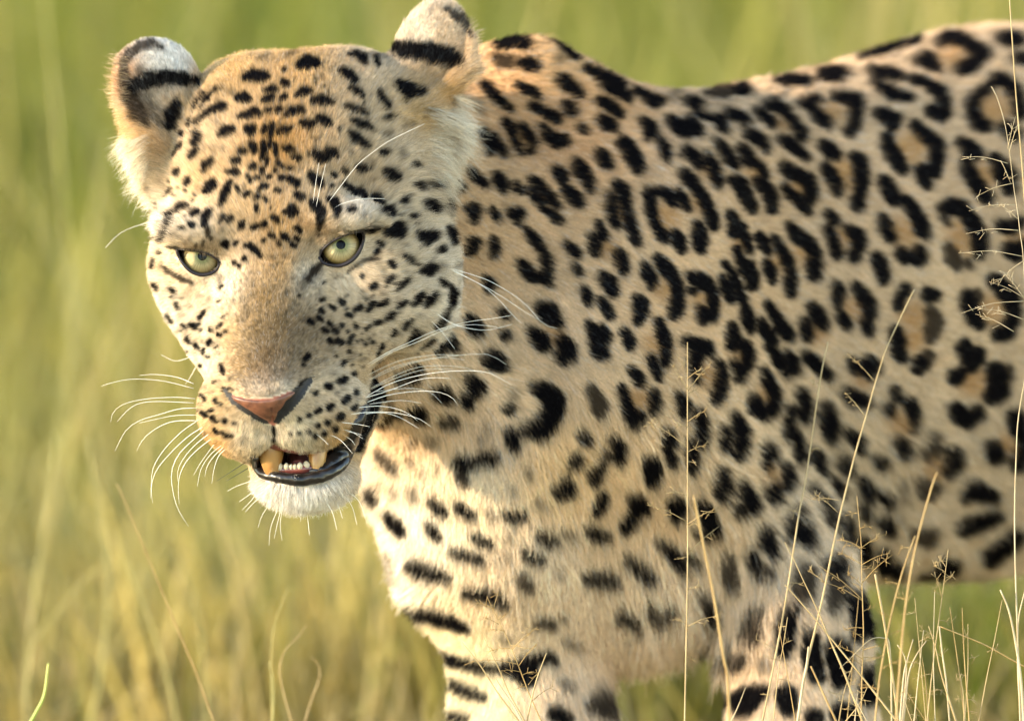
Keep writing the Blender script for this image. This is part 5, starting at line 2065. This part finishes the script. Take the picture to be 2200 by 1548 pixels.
FG = 'dry grass stalks in front of the leopard'
stalk('pale dry leaf stalk at the right edge with a flattened sheath halfway up', [(2210, 760), (2200, 824), (2187, 905), (2183, 984), (2180, 1090), (2181, 1205), (2186, 1360), (2192, 1548)], (-60, -60), 1.5, 3.2, 'p', group=FG)
stalk('tallest bright straw stem, crossing the top right corner beside the hindquarters', [(2160, -120), (2169, 0), (2183, 207), (2199, 398), (2216, 700), (2226, 1100), (2230, 1548)], (-40, -40), 1.8, 2.8, 's', group=FG)
stalk('tall wispy seed head with many fine side branches at the right edge over the hindquarters', [(2130, 186), (2144, 214), (2160, 271), (2170, 336), (2178, 402), (2186, 453), (2192, 505), (2199, 565), (2206, 800), (2212, 1548)], (10, -10), 0.9, 2.2, 'p', group=FG,
      branch=[((2165, 320), (2182, 250)), ((2168, 330), (2186, 268)), ((2165, 351), (2067, 337)), ((2150, 345), (2172, 395)), ((2175, 394), (2098, 422)), ((2180, 440), (2082, 453)), ((2188, 495), (2075, 502)), ((2199, 551), (2059, 544)),
              ((2199, 639), (2125, 605)), ((2199, 647), (2064, 673)), ((2199, 686), (2103, 663)), ((2178, 712), (2095, 674)), ((2199, 560), (2150, 600)), ((2200, 640), (2160, 590)), ((2186, 470), (2150, 440))])
stalk('straight thin stalk with short twigs in front of the shoulder', [(1477, 735), (1477, 881), (1477, 1098), (1477, 1231), (1473, 1448), (1471, 1548)], (60, 20), 1.4, 2.6, 's', 10, 34, FG,
      branch=[((1478, 812), (1510, 790)), ((1478, 840), (1532, 775)), ((1478, 838), (1440, 780)), ((1478, 905), (1520, 880)), ((1476, 1120), (1390, 1084)), ((1478, 1125), (1545, 1090)), ((1478, 1190), (1545, 1130)), ((1476, 960), (1390, 905)), ((1478, 970), (1520, 955)), ((1477, 1345), (1540, 1322))])
stalk('blurred ochre stem leaning past the chest, nearest the viewer', [(1490, 1063), (1508, 1153), (1534, 1282), (1555, 1412), (1563, 1450), (1567, 1548)], (-640, -640), 3.2, 4.6, 'o', group=FG)
stalk('slim leaning stem with a faded upper end before the elbow', [(1779, 734), (1763, 811), (1743, 948), (1730, 1036), (1717, 1100), (1707, 1166), (1687, 1295), (1658, 1450), (1638, 1548)], (330, 30), 2.0, 3.2, 's', 5, 40, FG)
stalk('long stem slanting up to the right across the flank', [(1964, 622), (1933, 686), (1904, 750), (1881, 821), (1860, 896), (1837, 976), (1806, 1100), (1790, 1174), (1762, 1308), (1728, 1450), (1715, 1548)], (340, 0), 1.8, 4.0, 's', group=FG,
      branch=[((1881, 821), (1820, 760)), ((1860, 896), (1815, 842)), ((1806, 1075), (1740, 1072)), ((1800, 1100), (1750, 1060)), ((1772, 1250), (1735, 1225))])
stalk('thick pointed straw blade leaning left over the foreleg', [(1686, 1164), (1705, 1200), (1726, 1246), (1757, 1311), (1785, 1378), (1816, 1450), (1853, 1548)], (-30, -30), 1.0, 4.2, 's', group=FG)
stalk('straw blade crossing the foreleg at the flattest slant', [(1687, 1256), (1700, 1270), (1754, 1332), (1785, 1370), (1850, 1450), (1926, 1547)], (-60, -60), 1.6, 3.6, 's', group=FG)
stalk('upright feathery stalk with paired fine branches before the foreleg', [(1841, 1065), (1846, 1120), (1850, 1166), (1852, 1257), (1855, 1360), (1852, 1450), (1850, 1548)], (-10, -10), 0.9, 2.3, 'o', 10, 45, FG,
      branch=[((1850, 1176), (1806, 1158)), ((1850, 1176), (1905, 1146)), ((1851, 1212), (1800, 1185)), ((1852, 1212), (1915, 1186)), ((1852, 1256), (1822, 1232)), ((1854, 1288), (1760, 1215)), ((1854, 1290), (1762, 1247)), ((1855, 1370), (1812, 1348)), ((1853, 1415), (1797, 1385)), ((1853, 1412), (1890, 1413)), ((1853, 1250), (1918, 1190))])
stalk('stout straw stem cut off square at its top beside the foreleg', [(1880, 1232), (1899, 1334), (1917, 1450), (1930, 1548)], (-40, -40), 3.4, 4.2, 's', group=FG)
stalk('slender branched seed stalk against the green gap under the belly', [(2037, 1180), (2028, 1252), (2015, 1347), (2002, 1450), (1992, 1548)], (0, 0), 1.0, 2.3, 's', 8, 40, FG,
      branch=[((2024, 1283), (2008, 1232)), ((2031, 1216), (2020, 1200)), ((2031, 1228), (2003, 1214)), ((2030, 1250), (2048, 1233))])
stalk('short pale splinter of straw leaning on the branched seed stalk', [(2018, 1344), (2024, 1400), (2033, 1465), (2040, 1548)], (-30, -30), 2.4, 3.0, 'p', group=FG)
stalk('straw blade bending right beneath the belly', [(1995, 1344), (2010, 1391), (2023, 1450), (2054, 1548)], (-40, -40), 1.2, 3.4, 's', group=FG)
stalk('pale folded leaf blade low in the right corner', [(2149, 1266), (2170, 1321), (2191, 1438), (2200, 1548)], (-70, -70), 2.6, 5.0, 'p', group=FG)
stalk('hair-thin stem beside the folded leaf blade in the right corner', [(2153, 1288), (2137, 1373), (2121, 1450), (2103, 1548)], (-20, -20), 1.0, 1.9, 's', group=FG, branch=[((2121, 1400), (2142, 1391))])
stalk('blade splitting off to the right above the folded leaf blade', [(2202, 1268), (2188, 1334), (2187, 1440), (2194, 1548)], (-50, -50), 2.0, 3.2, 'p', group=FG)
stalk('dark brown stem lying aslant under the belly', [(2020, 1345), (2113, 1383), (2175, 1417), (2260, 1462)], (60, 60), 1.8, 2.4, 'o', group=FG)
stalk('blurred tall ochre stem close to the viewer before the belly', [(2013, 1014), (1997, 1062), (1966, 1180), (1945, 1308), (1932, 1450), (1925, 1548)], (-560, -560), 2.4, 3.6, 'o', group=FG)
stalk('blurred ochre seed stalk with drooping branches behind the cut stem', [(1966, 1150), (1938, 1231), (1912, 1334), (1891, 1450), (1880, 1548)], (-430, -430), 1.8, 3.0, 'o', 9, 60, FG)
stalk('very fine twiggy stalk between two leaning stems left of the foreleg', [(1692, 1325), (1682, 1390), (1672, 1445), (1662, 1547)], (10, 10), 1.0, 1.8, 's', 5, 40, FG)
stalk('thick broken stem with a split sheath before the foreleg', [(1738, 1388), (1733, 1430), (1725, 1470), (1714, 1548)], (-30, -30), 4.0, 5.0, 'p', group=FG)
stalk('dull brown stem leaning right at the foot of the foreleg', [(1742, 1430), (1766, 1482), (1796, 1547)], (160, 160), 2.5, 3.6, 'o', group=FG)
for lab, pl in (('left blade of the pale fan of leaves under the belly', [(1928, 1384), (1944, 1412), (1947, 1450), (1938, 1548)]), ('middle blade of the pale fan of leaves under the belly', [(1962, 1372), (1950, 1415), (1942, 1450), (1934, 1548)]),
                ('right blade of the pale fan of leaves under the belly', [(1990, 1376), (1968, 1408), (1952, 1450), (1940, 1548)])):
    stalk(lab, pl, (60, 60), 1.5, 4.5, 'p', group=FG)
stalk('bleached grass leaf arching leftward over the foreleg', [(1804, 1435), (1830, 1410), (1850, 1390), (1872, 1372), (1898, 1370), (1912, 1390), (1916, 1548)], (-30, 20), 0.8, 3.0, 'p', group=FG)
stalk('left straw of the sheaf before the right foreleg', [(991, 1376), (1030, 1426), (1072, 1491), (1116, 1550)], (-30, -30), 1.2, 3.4, 's', group=FG)
stalk('middle straw of the sheaf before the right foreleg', [(1033, 1354), (1050, 1390), (1072, 1436), (1095, 1490), (1128, 1550)], (-10, -10), 1.0, 3.0, 's', group=FG)
stalk('short pale sheath in the sheaf before the right foreleg', [(1066, 1458), (1082, 1484), (1100, 1510), (1122, 1550)], (-50, -50), 2.0, 5.0, 'p', group=FG)
stalk('feathery branched stalk standing in the sheaf before the right foreleg', [(1046, 1280), (1060, 1310), (1088, 1365), (1114, 1430), (1139, 1494), (1164, 1550)], (0, 0), 0.9, 2.2, 'o', 8, 40, FG,
      branch=[((1058, 1306), (1024, 1294)), ((1060, 1308), (1072, 1268)), ((1072, 1340), (1030, 1323)), ((1100, 1394), (1155, 1346)), ((1114, 1430), (1154, 1380)), ((1110, 1425), (1010, 1420)), ((1118, 1442), (1074, 1440)), ((1096, 1392), (1048, 1398)), ((1135, 1470), (1160, 1440))])
stalk('straight short straw on the right of the sheaf before the right foreleg', [(1174, 1402), (1152, 1462), (1138, 1520), (1132, 1550)], (-20, -20), 1.6, 2.4, 's', group=FG)

BGR = 'blurred grass stalks behind the leopard'
stalk('long blurred straw stalk with a crook near the left edge', [(92, -60), (96, 0), (117, 213), (135, 426), (153, 640), (135, 888), (100, 1100), (80, 1400)], (5000, 5000), 3.1, 4.3, 'b', group=BGR)
stalk('blurred straw stalk falling from the left edge to below the whiskers', [(-30, 300), (0, 348), (85, 483), (171, 654), (249, 803), (341, 995), (400, 1300)], (6000, 6000), 3.1, 4.3, 'b', group=BGR)
stalk('blurred stalk leaning right at ear height left of the head', [(236, 280), (227, 330), (199, 483), (171, 640), (150, 900), (120, 1400)], (5600, 5600), 3.4, 4.3, 'b', group=BGR)
stalk('thin ochre stem curving down to the bottom left of the chin, nearly sharp', [(250, 1040), (262, 1062), (327, 1218), (375, 1335), (418, 1436), (460, 1550)], (900, 760), 1.2, 2.2, 'o', group=BGR)
stalk('blurred stout straw stalk upright in the lower left', [(122, 940), (116, 1000), (98, 1127), (73, 1291), (62, 1400), (56, 1548)], (3200, 3200), 4.3, 5.0, 'b', group=BGR)
stalk('blurred long straw blade bowed to the right in the lower left', [(190, 940), (196, 1000), (218, 1109), (233, 1254), (218, 1436), (196, 1548)], (2900, 2900), 3.7, 5.6, 'b', group=BGR)
stalk('blurred straw blade slanting to the bottom below the whiskers', [(276, 1210), (284, 1236), (327, 1345), (364, 1473), (380, 1548)], (2200, 2200), 3.1, 4.7, 'b', group=BGR)
stalk('blurred arching leaf in the lower left that bends to the right', [(240, 1222), (204, 1226), (175, 1252), (145, 1290), (84, 1364), (65, 1418), (56, 1548)], (2600, 2600), 1.9, 3.7, 'b', group=BGR)
stalk('blurred leaf with a sharp bend below the left whiskers', [(335, 1189), (360, 1186), (382, 1200), (400, 1240), (420, 1290), (436, 1400), (445, 1548)], (2800, 2800), 1.9, 4.0, 'b', group=BGR)
stalk('curled dry blade with a hooked tip left of the right foreleg', [(660, 1340), (640, 1368), (615, 1393), (601, 1436), (610, 1490), (627, 1550)], (800, 800), 0.7, 2.6, 's', group=BGR)
stalk('pointed dry blade rising behind the hooked one', [(618, 1262), (602, 1305), (589, 1345), (583, 1418), (585, 1550)], (900, 900), 0.7, 2.5, 'b', group=BGR)
stalk('rounded loop of dry leaf right of the hooked blade', [(668, 1412), (680, 1420), (687, 1444), (682, 1470), (673, 1491), (655, 1550)], (900, 900), 1.2, 2.4, 's', group=BGR)
stalk('straight blurred straw left of the hooked blade', [(578, 1420), (588, 1470), (586, 1550)], (900, 900), 1.9, 2.8, 'b', group=BGR)
stalk('yellow green stem leaning at the bottom left corner', [(104, 1424), (95, 1491), (78, 1528), (60, 1560)], (420, 420), 3.5, 5.5, 'g', group=BGR)

r3 = np.random.default_rng(5)
for k in range(17):
    x = r3.uniform(1560, 2195); top = r3.uniform(1270, 1490); lean = r3.normal(0, 34); w = r3.uniform(-160, 140)
    stalk('fine dry stem in the tangle of thin straws at the lower right', [(x + lean, top), (x + lean * 0.5 + r3.normal(0, 3), (top + 1548) / 2), (x, 1552)], (w, w), 0.8, r3.uniform(1.4, 2.4), 'sop'[k % 3], 0 if k % 3 else 4, 26, 'fine dry stems at the lower right')
